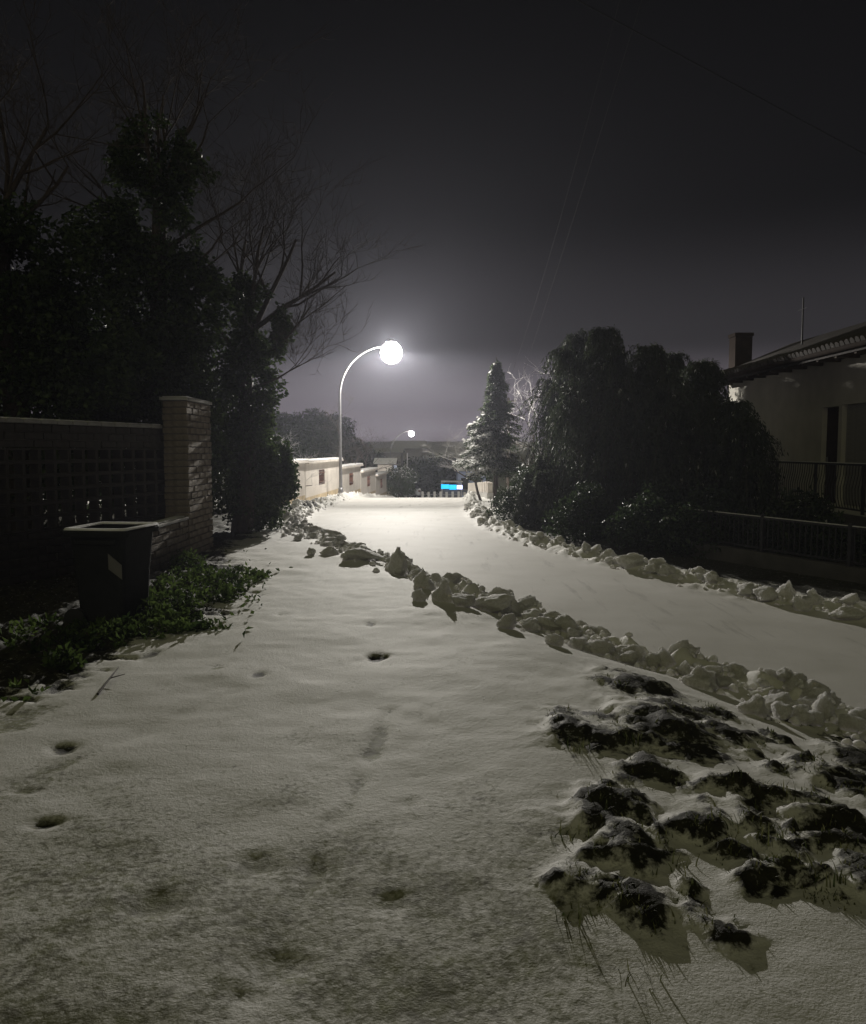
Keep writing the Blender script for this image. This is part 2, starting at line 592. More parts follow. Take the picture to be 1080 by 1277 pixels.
def bm_box(bm, c, s, rz=0, bevel=0):
    r = bmesh.ops.create_cube(bm, size=1)
    mtx = Matrix.Translation(c) @ Matrix.Rotation(rz, 4, 'Z') @ Matrix.Diagonal((*s, 1))
    bmesh.ops.transform(bm, matrix=mtx, verts=r['verts'])
    if bevel:
        es = list({e for v in r['verts'] for e in v.link_edges})
        bmesh.ops.bevel(bm, geom=es, offset=bevel, segments=1, affect='EDGES')


def box(name, c, s, m, parent=None, rz=0, bevel=0):
    bm = bmesh.new()
    bm_box(bm, Vector((0, 0, 0)), s, 0, bevel)
    o = link(name, bm_mesh(bm, name), m, parent)
    o.location = c
    o.rotation_euler = (0, 0, rz)
    return o


def prism(name, poly, axis_vec, m, parent=None):
    """poly: list of 3D points, extruded along axis_vec"""
    n = len(poly)
    V = [Vector(p) for p in poly] + [Vector(p) + Vector(axis_vec) for p in poly]
    bm = bmesh.new()
    vs = [bm.verts.new(v) for v in V]
    bm.faces.new(vs[:n][::-1])
    bm.faces.new(vs[n:])
    for i in range(n):
        bm.faces.new((vs[i], vs[(i + 1) % n], vs[n + (i + 1) % n], vs[n + i]))
    bmesh.ops.recalc_face_normals(bm, faces=bm.faces)
    return link(name, bm_mesh(bm, name), m, parent)


class Tubes:
    """tapered tubes gathered into one mesh"""

    def __init__(self):
        self.V, self.F, self.n = [], [], 0

    def add(self, pts, rad, k=6):
        P = np.asarray([tuple(p) for p in pts], float)
        rad = np.broadcast_to(np.asarray(rad, float), (len(P),))
        T = np.gradient(P, axis=0)
        T /= np.linalg.norm(T, axis=1)[:, None] + 1e-9
        ref = np.array([.13, .27, .95]) if abs(T[0][2]) < .8 else np.array([.95, .2, .1])
        U = np.cross(T, ref)
        U /= np.linalg.norm(U, axis=1)[:, None] + 1e-9
        W = np.cross(T, U)
        a = np.arange(k) * 2 * math.pi / k
        ring = P[:, None, :] + rad[:, None, None] * (np.cos(a)[None, :, None] * U[:, None, :] + np.sin(a)[None, :, None] * W[:, None, :])
        self.V.append(ring.reshape(-1, 3))
        i = np.arange(len(P) - 1)[:, None] * k
        j = np.arange(k)[None, :]
        j2 = (j + 1) % k
        f = np.stack([i + j, i + j2, i + k + j2, i + k + j], -1).reshape(-1, 4) + self.n
        self.F.append(f)
        self.n += len(P) * k

    def build(self, name, m, parent=None, smooth=True):
        me = np_mesh(name, np.concatenate(self.V), np.concatenate(self.F), smooth=smooth)
        return link(name, me, m, parent)


def leaves(name, P, D, length, width, m, parent=None, jitter=.5, bend=.25, tint=None):
    """one bent diamond of four points (two triangles folded at the midrib) for each leaf"""
    P = np.asarray(P, float)
    n = len(P)
    D = np.asarray(D, float) + RNG.normal(0, jitter, (n, 3))
    D /= np.linalg.norm(D, axis=1)[:, None] + 1e-9
    A = np.cross(D, RNG.normal(0, 1, (n, 3)))
    A /= np.linalg.norm(A, axis=1)[:, None] + 1e-9
    N = np.cross(D, A)
    ln = (length * RNG.uniform(.6, 1.35, n))[:, None]
    wd = (width * RNG.uniform(.7, 1.3, n))[:, None]
    v0 = P
    v1 = P + D * ln * .45 + A * wd * .5 + N * bend * wd
    v2 = P + D * ln - N * bend * ln * .4
    v3 = P + D * ln * .45 - A * wd * .5 + N * bend * wd
    V = np.stack([v0, v1, v2, v3], 1).reshape(-1, 3)
    b = np.arange(n)[:, None] * 4
    F = np.concatenate([b + np.array([[0, 1, 2]]), b + np.array([[0, 2, 3]])], 0)
    tv = RNG.uniform(0, 1, n) if tint is None else tint
    me = np_mesh(name, V, None, F, tint=np.repeat(tv, 4))
    o = link(name, me, m, parent)
    if name == 'snow_patches':
        o['kind'] = 'stuff'
    return o


def blob_points(n, c, r, shell=.55, seed=0):
    """points in a lumpy ellipsoid, denser towards its outside and broken by gaps"""
    c, r = np.asarray(c, float), np.asarray(r, float)
    out = []
    while sum(map(len, out)) < n:
        d = RNG.normal(0, 1, (n * 3, 3))
        d /= np.linalg.norm(d, axis=1)[:, None]
        q = RNG.uniform(shell ** 3, 1, n * 3) ** (1 / 3)
        lump = 1 + .28 * noise3(d[:, 0] * 2.3, d[:, 1] * 2.3, d[:, 2] * 2.3, seed) + .16 * noise3(d[:, 0] * 6, d[:, 1] * 6, d[:, 2] * 6, seed + 1)
        p = d * (q * lump)[:, None]
        w_ = p * r * 2.2
        keep = noise3(w_[:, 0], w_[:, 1], w_[:, 2], seed + 2) > -.22
        out.append((p * r + c)[keep])
    return np.concatenate(out)[:n]


def grow(tb, tw, p, d, length, rad, level, maxlev, spread=.55, up=.12, kids=(3, 5), tips=None, sides=5):
    n = max(4, int(5 - level * .3))
    pts, rr = [p.copy()], [rad]
    q, dd = p.copy(), d.normalized()
    for i in range(n):
        dd = (dd + Vector((random.gauss(0, .12), random.gauss(0, .12), random.gauss(0, .09) + up * .35))).normalized()
        q = q + dd * length / n
        pts.append(q.copy())
        rr.append(rad * (1 - .62 * (i + 1) / n) if level < maxlev else rad * (1 - .8 * (i + 1) / n))
    (tb if level < 2 else tw).add(pts, rr, sides if level < 2 else (4 if level < 3 else 3))
    if tips is not None and level >= 1:
        tips += [(x.copy(), level) for x in pts[1:]]
    if level >= maxlev:
        return
    for _ in range(random.randint(*kids)):
        i = random.randint(1 if level else 2, n)
        base = pts[i]
        side = Vector((random.gauss(0, 1), random.gauss(0, 1), random.gauss(0, .55) + up)).normalized()
        nd = (dd * (1 - spread) + side * spread).normalized()
        grow(tb, tw, base, nd, length * random.uniform(.5, .78), max(rr[i] * random.uniform(.5, .72), .004), level + 1, maxlev, spread, up, kids, tips, sides)


# ================================================================== GROUND AND ROAD
def axis_pts():
    xs = list(np.arange(-4.6, 5.6, .03))
    x, s = xs[-1], .03
    right = []
    while x < 700:
        s *= 1.09
        x += s
        right.append(x)
    x, s = xs[0], .03
    left = []
    while x > -700:
        s *= 1.09
        x -= s
        left.append(x)
    X = np.array(left[::-1] + xs + right)
    ys = [1.3]
    while ys[-1] < 950:
        y = ys[-1]
        ys.append(y + max(.016, min(.0075 * y, .12) if y < 70 else .03 * y))
    back = [1.2, 1.0, .7, .3, -.3, -1.2, -2.5, -5, -9, -16, -30]
    return X, np.array(back[::-1] + ys)


GX, GY = axis_pts()
XX, YY = np.meshgrid(GX, GY)
ZZ, SO, TH = ground(XX.ravel(), YY.ravel())
GV = np.stack([XX.ravel(), YY.ravel(), ZZ], 1)
nx, ny = len(GX), len(GY)
ii = (np.arange(ny - 1)[:, None] * nx + np.arange(nx - 1)[None, :]).ravel()
GF = np.stack([ii, ii + 1, ii + nx + 1, ii + nx], 1)
FC = GV[GF].mean(1)
on_road = (FC[:, 0] > edge_l(FC[:, 1])) & (FC[:, 0] < edge_r(FC[:, 1])) & (FC[:, 1] < 150) & (FC[:, 1] > -16)


def sub_ground(name, mask, m):
    f = GF[mask]
    used, inv = np.unique(f, return_inverse=True)
    me = np_mesh(name, GV[used], inv.reshape(-1, 4), smooth=True)
    for nm, arr in (('soil_shade', SO), ('thin', TH)):
        a = me.attributes.new(nm, 'FLOAT', 'POINT')
        a.data.foreach_set('value', arr[used].astype(np.float32))
    return tag(link(name, me, m), kind='structure')


tag(sub_ground('ground', ~on_road, 'ground'), 'snow covered ground with driveway and grassy bank')
tag(sub_ground('road', on_road, 'road'), 'ploughed road under packed snow')

# ================================================================== STREET LAMPS
LAMP = at(488, 440, 38)


def street_lamp(base, head, label, gm, power, bloom_r, light_r):
    t = thing('street_lamp', label, 'street lamp', base, 0, 'street lamps along the road')
    L = head - base
    tb = Tubes()
    arch = []
    hx, hz = L.x, L.z
    rise = hz * .70
    for i in range(15):
        a = i / 14 * math.pi / 2 * 1.02
        arch.append(Vector((hx * (1 - math.cos(a)) * .93, L.y * (1 - math.cos(a)) * .93, rise + (hz + .32 - rise) * math.sin(a))))
    tb.add([Vector((0, 0, -.1)), Vector((0, 0, rise * .35)), Vector((0, 0, rise * .7)), Vector((0, 0, rise))], [.085, .075, .062, .055], 12)
    tb.build('pole', 'galv', t)
    ta = Tubes()
    ta.add(arch, np.linspace(.054, .036, 15), 10)
    ta.build('arm', 'galv', t)
    bm = bmesh.new()
    bmesh.ops.create_cone(bm, cap_ends=True, segments=14, radius1=.13, radius2=.11, depth=.35)
    b0 = link('base_collar', bm_mesh(bm, 'base_collar', True), 'galv', t)
    b0.location = (0, 0, .12)
    bm = bmesh.new()
    bmesh.ops.create_uvsphere(bm, u_segments=24, v_segments=12, radius=bloom_r)
    g = link('bloom_ball', bm_mesh(bm, 'bloom_ball', True), gm, t)
    g.location = L
    bm = bmesh.new()
    bmesh.ops.create_cone(bm, cap_ends=True, segments=20, radius1=bloom_r * .55, radius2=bloom_r * .2, depth=.16)
    c = link('lamp_cap', bm_mesh(bm, 'lamp_cap', True), 'galv', t)
    c.location = L + Vector((0, 0, bloom_r + .06))
    ld = bpy.data.lights.new('lamp_light', 'POINT')
    ld.energy = power
    ld.color = (1.0, .95, .87)
    ld.shadow_soft_size = light_r
    lo = bpy.data.objects.new('lamp_light', ld)
    COL.objects.link(lo)
    lo.parent = t
    lo.location = L
    # luminaire optics: less light straight down than out along the road
    ld.use_nodes = True
    n = ld.node_tree
    em = n.nodes['Emission']
    tc = n.nodes.new('ShaderNodeTexCoord')
    sp = n.nodes.new('ShaderNodeSeparateXYZ')
    mr = n.nodes.new('ShaderNodeMapRange')
    mr.inputs['From Min'].default_value = 1
    mr.inputs['From Max'].default_value = -1
    cr = n.nodes.new('ShaderNodeValToRGB')
    e = cr.color_ramp.elements
    e[0].position, e[0].color = 0, (.5, .5, .5, 1)
    e[1].position, e[1].color = 1, (.12, .12, .12, 1)
    for pos_, v_ in ((.44, .48), (.49, .36), (.52, .27), (.54, .36), (.56, .72), (.588, 1.05), (.69, .72), (.82, .16)):
        q_ = e.new(pos_)
        q_.color = (v_, v_, v_, 1)
    n.links.new(tc.outputs['Normal'], sp.inputs[0])
    n.links.new(sp.outputs['Z'], mr.inputs['Value'])
    n.links.new(mr.outputs[0], cr.inputs[0])
    n.links.new(cr.outputs[0], em.inputs['Strength'])
    return t


PB = at(425, 622, 38)
PB.z = gz(PB.x, PB.y)
street_lamp(PB, LAMP, 'tall grey street lamp with curved arm and bloom-sized white head beside the cream wall', 'bloom_ball', LAMP_POWER, .52, .1)
PB2 = at(487, 600, 95)
PB2.z = gz(PB2.x, PB2.y)
street_lamp(PB2, at(513, 541, 95), 'small distant street lamp further down the hill, lit white', 'bloom_ball2', 1500, .34, .08)

# ================================================================== HAZE
hz_o = box('haze', (0, 450, 1.25), (1460, 1020, 23.5), None)
hm, hn, hb = new_mat('night_haze')
hn.nodes.remove(hb)
pv = hn.nodes.new('ShaderNodeVolumePrincipled')
pv.inputs['Color'].default_value = (.80, .82, .98, 1)
pv.inputs['Density'].default_value = HAZE_DENSITY
pv.inputs['Anisotropy'].default_value = .65
hn.links.new(pv.outputs[0], hn.nodes['Material Output'].inputs['Volume'])
hz_o.data.materials.append(hm)
tag(hz_o, 'thin pale night mist in the air', kind='stuff')


# ================================================================== GARDEN WALL AT LEFT
def block_mesh(sx, sy, sz, seed):
    rr = random.Random(seed)
    bm = bmesh.new()
    bm_box(bm, Vector((0, 0, 0)), (sx, sy, sz), 0, .007)
    for v in bm.verts:
        v.co += Vector([rr.uniform(-.004, .004) for _ in range(3)])
    me = bm_mesh(bm, 'block')
    me.materials.append(M['block'])
    return me


BL = {k: [block_mesh(*k, s) for s in range(4)] for k in ((.37, .288, .088), (.22, .288, .088), (.14, .288, .086))}
for me_ in BL[(.14, .288, .086)]:
    me_.materials[0] = M['breeze']


def lay(parent, key, p0, p1, z0, courses, pitch=.30, ch=.10, name='block'):
    a, b = Vector((*p0, 0)), Vector((*p1, 0))
    L = (b - a).length
    u = (b - a).normalized()
    rz = math.atan2(u.y, u.x) - math.pi / 2
    for c in range(courses):
        s = (pitch / 2 if c % 2 else 0)
        edges = [0.0]
        x = s if s else pitch
        while x < L - .04:
            edges.append(x)
            x += pitch
        edges.append(L)
        for e0, e1 in zip(edges[:-1], edges[1:]):
            if e1 - e0 < .05:
                continue
            o = link(name, random.choice(BL[key]), None, parent)
            p = a + u * ((e0 + e1) / 2)
            nrm = Vector((u.y, -u.x, 0)) * random.uniform(-.008, .012)
            o.location = (p.x + nrm.x, p.y + nrm.y, z0 + ch * (c + .5) + random.uniform(-.002, .002))
            o.rotation_euler = (0, 0, rz + random.uniform(-.012, .012))
            o.scale = (1, (e1 - e0 - .012) / .288, 1)


def core(parent, p0, p1, th, z0, z1, inset=.03):
    a, b = Vector((*p0, 0)), Vector((*p1, 0))
    u = (b - a).normalized()
    c = (a + b) / 2
    box('mortar_core', (c.x, c.y, (z0 + z1) / 2), (th - 2 * inset, (b - a).length - 2 * inset, z1 - z0), 'mortar', parent, math.atan2(u.y, u.x) - math.pi / 2)


PX = -3.91
zb = -.12
t = thing('brick_pillar', 'tall pale block pillar at the end of the garden wall beside the ivy', 'pillar')
lay(t, (.37, .288, .088), (PX, 12.2), (PX, 13.5), zb, 24)
core(t, (PX, 12.2), (PX, 13.5), .37, zb - .1, zb + 2.39)
box('pillar_cap', (PX, 12.85, zb + 2.43), (.43, 1.37, .05), 'cement', t, 0, .008)
box('snow_cap', (PX, 12.85, zb + 2.462), (.36, 1.28, .012), 'snow', t, 0, .004)
t = thing('low_garden_wall', 'low wall of rough pale blocks running from the pillar behind the bin', 'wall')
lay(t, (.22, .288, .088), (PX + .065, 8.9), (PX + .065, 12.18), zb, 6)
core(t, (PX + .065, 8.9), (PX + .065, 12.18), .22, zb - .1, zb + .6)
box('coping', (PX + .065, 10.54, zb + .625), (.26, 3.26, .04), 'cement', t, 0, .006)
box('snow_cap', (PX + .065, 10.54, zb + .652), (.15, 3.2, .012), 'snow', t, 0, .004)

t = thing('screen_wall', 'dark perforated breeze block garden wall with snow on its coping, behind the bin', 'wall')
S0, S1 = Vector((-6.3, 5.6, 0)), Vector((-4.17, 12.45, 0))
su = (S1 - S0).normalized()
srz = math.atan2(su.y, su.x) - math.pi / 2
SL = (S1 - S0).length
lay(t, (.14, .288, .086), (S0.x, S0.y), (S1.x, S1.y), zb + .05, 6)
core(t, (S0.x, S0.y), (S1.x, S1.y), .14, zb - .1, zb + .65, .02)
bm = bmesh.new()
for c, s in (((0, -.115, 0), (.14, .022, .168)), ((0, .115, 0), (.14, .022, .168)), ((0, 0, -.073), (.14, .207, .022)), ((0, 0, .073), (.14, .207, .022))):
    bm_box(bm, Vector(c), s)
hollow = bm_mesh(bm, 'breeze_block')
hollow.materials.append(M['breeze'])
ncol = int(SL / .255)
for k in range(ncol):
    for r_ in range(6):
        o = link('breeze_block', hollow, None, t)
        p = S0 + su * (.13 + k * .2545)
        o.location = (p.x + random.uniform(-.004, .004), p.y, zb + .655 + .086 + r_ * .171)
        o.rotation_euler = (0, 0, srz)
lay(t, (.14, .288, .086), (S0.x, S0.y), (S1.x, S1.y), zb + .655 + 6 * .171, 3)
core(t, (S0.x, S0.y), (S1.x, S1.y), .14, zb + .655 + 6 * .171 + .01, zb + .655 + 6 * .171 + .3, .02)
ztop = zb + .655 + 6 * .171 + .3
bm = bmesh.new()
bm_box(bm, Vector((0, 0, 0)), (.22, .262, .05), 0, .008)
cop = bm_mesh(bm, 'coping_tile')
cop.materials.append(M['cement'])
bm = bmesh.new()
bm_box(bm, Vector((0, 0, 0)), (.17, .19, .014), 0, .005)
sn = bm_mesh(bm, 'snow_cap')
sn.materials.append(M['snow'])
for k in range(int(SL / .27)):
    o = link('coping_tile', cop, None, t)
    p = S0 + su * (.135 + k * .27)
    o.location = (p.x, p.y, ztop + .027)
    o.rotation_euler = (0, 0, srz)
    s_ = link('snow_cap', sn, None, o)
    s_.location = (.015, 0, .031)

# ================================================================== WHEELIE BIN
BP = on_ground(140, 775)
BP = Vector((-2.95, 7.35, gz(-2.95, 7.35)))
bt = thing('wheelie_bin', 'dark plastic wheelie bin without lid, snow on its rim, beside the low block wall', 'bin', BP, R(-7))


def loft(name, rings, m, parent, cap=True, smooth=False):
    bm = bmesh.new()
    vr = []
    for pts in rings:
        vr.append([bm.verts.new(p) for p in pts])
    for a, b in zip(vr[:-1], vr[1:]):
        for i in range(len(a)):
            j = (i + 1) % len(a)
            bm.faces.new((a[i], a[j], b[j], b[i]))
    if cap:
        bm.faces.new(vr[0][::-1])
    bmesh.ops.recalc_face_normals(bm, faces=bm.faces)
    return link(name, bm_mesh(bm, name, smooth), m, parent)


def rrect(hx, hy, r, z, cx=0, cy_=0, n=4):
    out = []
    for qx, qy, a0 in ((1, 1, 0), (-1, 1, 90), (-1, -1, 180), (1, -1, 270)):
        for i in range(n + 1):
            a = R(a0 + 90 * i / n)
            out.append((cx + qx * (hx - r) + r * math.cos(a), cy_ + qy * (hy - r) + r * math.sin(a), z))
    return out


loft('body', [rrect(.21, .24, .04, .05), rrect(.235, .27, .05, .5), rrect(.265, .30, .05, .88), rrect(.25, .285, .045, .88), rrect(.2, .23, .04, .09)], 'bin', bt)
loft('rim', [rrect(.262, .297, .05, .845), rrect(.305, .34, .06, .85), rrect(.31, .345, .06, .89), rrect(.30, .335, .06, .905), rrect(.25, .285, .05, .905), rrect(.245, .28, .05, .86)], 'bin', bt, cap=False)
loft('snow_rim', [rrect(.302, .337, .06, .907), rrect(.295, .33, .058, .925), rrect(.262, .297, .05, .925), rrect(.255, .29, .05, .907)], 'snow', bt, cap=False, smooth=True)
box('front_ledge', (.0, -.30, .80), (.40, .03, .05), 'bin', bt, 0, .008)
tb = Tubes()
tb.add([(-.31, -.22, .86), (-.37, -.21, .88), (-.385, 0, .885), (-.37, .21, .88), (-.31, .22, .86)], .016, 8)
tb.build('handle', 'bin', bt)
for s in (-1, 1):
    bm = bmesh.new()
    bmesh.ops.create_cone(bm, cap_ends=True, segments=20, radius1=.1, radius2=.1, depth=.05)
    wl = link('wheel', bm_mesh(bm, 'wheel'), 'rubber', bt)
    wl.location = (-.23, s * .27, .1)
    wl.rotation_euler = (R(90), 0, 0)
box('axle', (-.23, 0, .1), (.025, .48, .025), 'iron', bt)
prism('grey_patch', [(.11, -.2915, .70), (.235, -.2925, .60), (.235, -.2895, .47), (.11, -.2885, .56)], (0, -.004, 0), 'grey_patch', bt)  # grey slanted panel on the bin front


# ================================================================== TREES AT LEFT
def ivy_tree(name, label, base, H, lean, ivy_spec, limbs, ivy_n, leaf=.095, maxlev=4, spread=.5, kids=(3, 5), mtl='ivy'):
    t = thing(name, label, 'tree', base, 0, 'bare trees behind the garden wall')
    tb, tw = Tubes(), Tubes()
    trunk = [Vector((lean[0] * s + .08 * math.sin(5 * s), lean[1] * s, H * s - .2 * (s == 0))) for s in np.linspace(0, 1, 8)]
    tb.add(trunk, np.linspace(.24, .12, 8), 9)
    tips = []
    for (i, d, ln, rd) in limbs:
        grow(tb, tw, trunk[i].copy(), Vector(d), ln, rd, 0, maxlev, spread, .16, kids, tips)
    tb.build('trunk', 'bark', t)
    tw.build('branches', 'twig', t)
    P = np.concatenate([blob_points(int(ivy_n * f), c, r, .35, 40 + k) for k, (c, r, f) in enumerate(ivy_spec)])
    D = P - np.array([lean[0] * .5, lean[1] * .5, 0])[None, :]
    D[:, 2] = -.4 * np.linalg.norm(D[:, :2], axis=1)
    leaves('crown', P, D / (np.linalg.norm(D, axis=1)[:, None] + 1e-6), leaf, leaf * .75, mtl, t, .6)
    return t


random.seed(21)
b = Vector((-4.15, 17.2, gz(-4.15, 17.2)))
ivy_tree('ivy_clad_tree', 'ivy clad tree whose bare branches spread towards the street lamp', b, 4.2, (.25, .1),
         [((.1, 0, 1.6), (.75, .8, 1.5), .22), ((.25, .1, 3.2), (.62, .7, 1.1), .24), ((.55, 0, 4.3), (.55, .5, .85), .14), ((-.5, .2, 3.4), (.8, .8, .9), .16),
          ((.15, 0, 5.0), (.3, .3, .5), .06)],
         [(7, (.55, -.1, .9), 2.3, .075), (7, (.9, .1, .65), 2.4, .07), (7, (.05, .1, 1), 2.2, .07), (6, (1, -.1, .35), 1.9, .05), (6, (-.55, .1, .9), 2.0, .06), (5, (.9, -.3, .5), 1.4, .035), (7, (.35, -.3, 1), 2.3, .06)],
         15000)
b = Vector((-5.05, 14.3, gz(-5.05, 14.3)))
ivy_tree('ivy_clad_tree', 'tall tree with a dark ivy head and thin bare shoots above the breeze block wall', b, 6.0, (.35, .1),
         [((.2, 0, 2.0), (1.1, 1.0, 2.0), .3), ((.15, 0, 4.2), (.85, .8, 1.2), .2), ((.3, 0, 6.6), (.75, .7, .75), .17), ((-.6, 0, 5.2), (.7, .7, .8), .13), ((.9, 0, 4.3), (.7, .6, .8), .1), ((-.9, 0, 3.4), (1.0, .8, 1.2), .12), ((.1, 0, 5.4), (.75, .7, .9), .13)],
         [(7, (.1, 0, 1), 1.8, .06), (7, (.45, 0, 1), 1.9, .05), (7, (-.4, 0, 1), 1.9, .05), (6, (.9, 0, .6), 1.8, .05), (6, (-.8, 0, .7), 1.7, .05), (7, (0, .2, 1), 2.2, .05), (5, (1, -.1, .5), 1.7, .045), (7, (.75, 0, .7), 1.6, .04)],
         20000, kids=(3, 4))
b = Vector((-5.9, 11.4, gz(-5.9, 11.4)))
ivy_tree('ivy_clad_tree', 'leftmost tall dark tree with bare upper branches at the photo edge', b, 4.4, (-.1, .1),
         [((-.2, 0, 2.2), (1.3, 1.2, 2.0), .5), ((-.1, 0, 4.2), (1.0, .9, .9), .25), ((.9, .3, 3.0), (.8, .8, 1.0), .25)],
         [(7, (.2, 0, 1), 1.9, .06), (7, (-.3, 0, 1), 1.9, .06), (7, (.6, .1, .8), 1.6, .05), (6, (-.8, 0, .6), 1.5, .05), (7, (.05, .2, 1), 2.1, .05)],
         18000, kids=(3, 4))


def shrub(name, label, base, blobs, n, leaf, mtl, cat='shrub', group=None, width=.6, snow=0, stem_h=None, jitter=.7):
    t = thing(name, label, cat, base, 0, group)
    tb = Tubes()
    for k, (c, r, f) in enumerate(blobs):
        c = Vector(c)
        tb.add([Vector((c.x * .1, c.y * .1, -.15)), Vector((c.x * .5, c.y * .5, max(c.z * .4, .05))), c], [.05, .035, .012], 6)
    tb.build('trunk', 'bark', t)
    P = np.concatenate([blob_points(int(n * f), c, r, .3, 70 + k + len(name)) for k, (c, r, f) in enumerate(blobs)])
    D = RNG.normal(0, .5, P.shape)
    D[:, 2] -= .2
    leaves('crown', P, D, leaf, leaf * width, mtl, t, jitter)
    if snow:
        ztop = np.percentile(P[:, 2], 55)
        Q = P[(P[:, 2] > ztop)]
        Q = Q[RNG.permutation(len(Q))[:snow]]
        leaves('snow_patches', Q + np.array([0, 0, .02]), RNG.normal(0, 1, Q.shape) * np.array([1, 1, .15]), leaf, leaf * .6, 'snowleaf', t, .1)
    return t


shrub('evergreen_shrub', 'big dark evergreen rising behind the breeze block wall', (-6.2, 14.2, gz(-6.2, 14.2)),
      [((0, 0, 2.2), (1.6, 1.1, 1.7), .5), ((1.2, .3, 3.1), (1.0, .9, 1.1), .25), ((-.8, 0, 3.6), (1.2, 1.0, 1.2), .25)], 20000, .11, 'laurel', group='dark evergreens at left')
shrub('evergreen_shrub', 'dark leafy evergreen between the pillar and the ivy clad tree', (-4.9, 15.9, gz(-4.9, 15.9)),
      [((0, 0, 1.6), (.95, .8, 1.4), .6), ((.1, 0, 3.1), (.8, .7, .9), .4)], 11000, .10, 'ivy', group='dark evergreens at left')
shrub('ivy_bush', 'glossy ivy bush overhanging the snow just past the block pillar', (-3.95, 18.0, gz(-3.95, 18.0)),
      [((.05, 0, 1.0), (.8, .8, .95), .5), ((.42, -.1, 1.2), (.5, .55, .75), .3), ((-.2, 0, 2.0), (.7, .6, .75), .2)], 12000, .095, 'ivy', width=.8)

# weeds and fallen leaves along the foot of the wall
P = []
for px, py, rx, ry, hgt, n in ((250, 730, 60, 22, .22, 1500), (300, 715, 30, 10, .13, 450), (205, 765, 50, 16, .22, 1100), (180, 790, 60, 10, .16, 700), (120, 800, 50, 14, .14, 500), (80, 835, 24, 8, .12, 300),
                               (235, 700, 24, 8, .25, 600), (35, 870, 22, 6, .06, 160), (225, 780, 40, 8, .06, 260), (285, 745, 30, 10, .1, 350), (60, 800, 60, 25, .12, 500), (325, 712, 12, 5, .08, 120), (10, 885, 20, 8, .05, 90), (255, 780, 40, 8, .02, 110)):
    for _ in range(n):
        a, q = random.uniform(0, 6.283), math.sqrt(random.random())
        g = _flat(px + rx * q * math.cos(a), py + ry * q * math.sin(a), -.02)
        P.append((g[0], g[1], hgt * random.random() ** 1.3 * (1 - .6 * q)))
for _ in range(150):
    g = _flat(random.gauss(290, 38), random.gauss(735, 30), -.05)
    P.append((g[0], g[1], .004))
P = np.array(P)
P[:, 2] += ground(P[:, 0], P[:, 1])[0] + .005
clump = noise2(P[:, 0] * 7, P[:, 1] * 7, 77)
P = P[clump + .4 * noise2(P[:, 0] * 17, P[:, 1] * 17, 79) > -.1]
D = RNG.normal(0, .7, P.shape)
D[:, 2] = np.abs(D[:, 2]) * .8
o = leaves('weeds', P, D, .065, .036, 'weed', None, .3, tint=np.clip(.5 + .5 * noise2(P[:, 0] * 5, P[:, 1] * 5, 78) + RNG.normal(0, .2, len(P)), 0, 1))
tag(o, 'low green weeds spilling over the snow at the foot of the block wall', 'weeds', kind='stuff')

# ================================================================== CREAM WALL BEYOND THE LAMP
W0, W1 = Vector((-5.4, 33, 0)), Vector((-3.84, 64, 0))
wu = (W1 - W0).normalized()
wrz = math.atan2(wu.y, wu.x) - math.pi / 2
wn = Vector((wu.y, -wu.x, 0))
t = thing('boundary_wall', 'cream stepped boundary wall with barred openings and snowy copings beside the street lamp', 'wall')
WL = 31.06
bays = [(-.19, .0, .98), (.003, .28, .94), (.283, .525, .52), (.528, .7675, .10), (.770, 1.0, -.37)]
for k, (t0, t1, top) in enumerate(bays):
    a, b_ = W0 + wu * (WL * t0), W0 + wu * (WL * t1)
    c = (a + b_) / 2
    L = (b_ - a).length
    zlo = min(gz(a.x, a.y), gz(b_.x, b_.y)) - .3
    hole0, hole1 = (-.7, .7) if k else (0, 0)
    hz0, hz1 = top - 1.0, top - .32
    hc = L * (-.08 if k == 1 else 0)
    if k:
        e0, e1 = hc + hole0, hc + hole1
        segs = [(-L / 2, e0, zlo, top), (e1, L / 2, zlo, top), (e0, e1, zlo, hz0), (e0, e1, hz1, top)]
    else:
        segs = [(-L / 2, L / 2, zlo, top)]
    bm = bmesh.new()
    for y0, y1, z0, z1 in segs:
        bm_box(bm, Vector((0, (y0 + y1) / 2, (z0 + z1) / 2)), (.26, y1 - y0, z1 - z0))
    p = link('wall_panel', bm_mesh(bm, 'wall_panel'), 'cream', t)
    p.location = (c.x, c.y, 0)
    p.rotation_euler = (0, 0, wrz)
    q = box('coping', (c.x, c.y, top + .05), (.62, L + .12, .09), 'cream', t, wrz, .01)
    s_ = box('snow', (0, 0, .085), (.58, L + .06, .09), 'snow', q, 0, .03)
    if k:
        g = box('grille', (c.x + wu.x * hc, c.y + wu.y * hc, (hz0 + hz1) / 2), (.02, 1.4, .05), 'rust', t, wrz)
        for j in range(6):
            box('bar', (.12, -.58 + j * .232, 0), (.035, .05, hz1 - hz0), 'rust', g)
        for zz in (-.2, .2):
            box('bar', (.15, 0, zz), (.02, 1.4, .04), 'rust', g)
        box('backing', (.085, 0, 0), (.02, 1.4, hz1 - hz0), 'rust', g)
    zg = gz(c.x + wn.x * .3, c.y)
    box('damp_plinth', (c.x + wn.x * .134, c.y + wn.y * .134, zg + .0), (.012, L - .05, .42), 'ochre', t, wrz)

# ================================================================== RIGHT SIDE HOUSE
t = thing('house', 'pale house with balcony and low tiled roof behind the drooping cypress', 'house')
HY0, HY1 = 12.0, 24.6
HX0, HX1 = 9.0, 13.0
ZB, ZE = -.9, 3.52


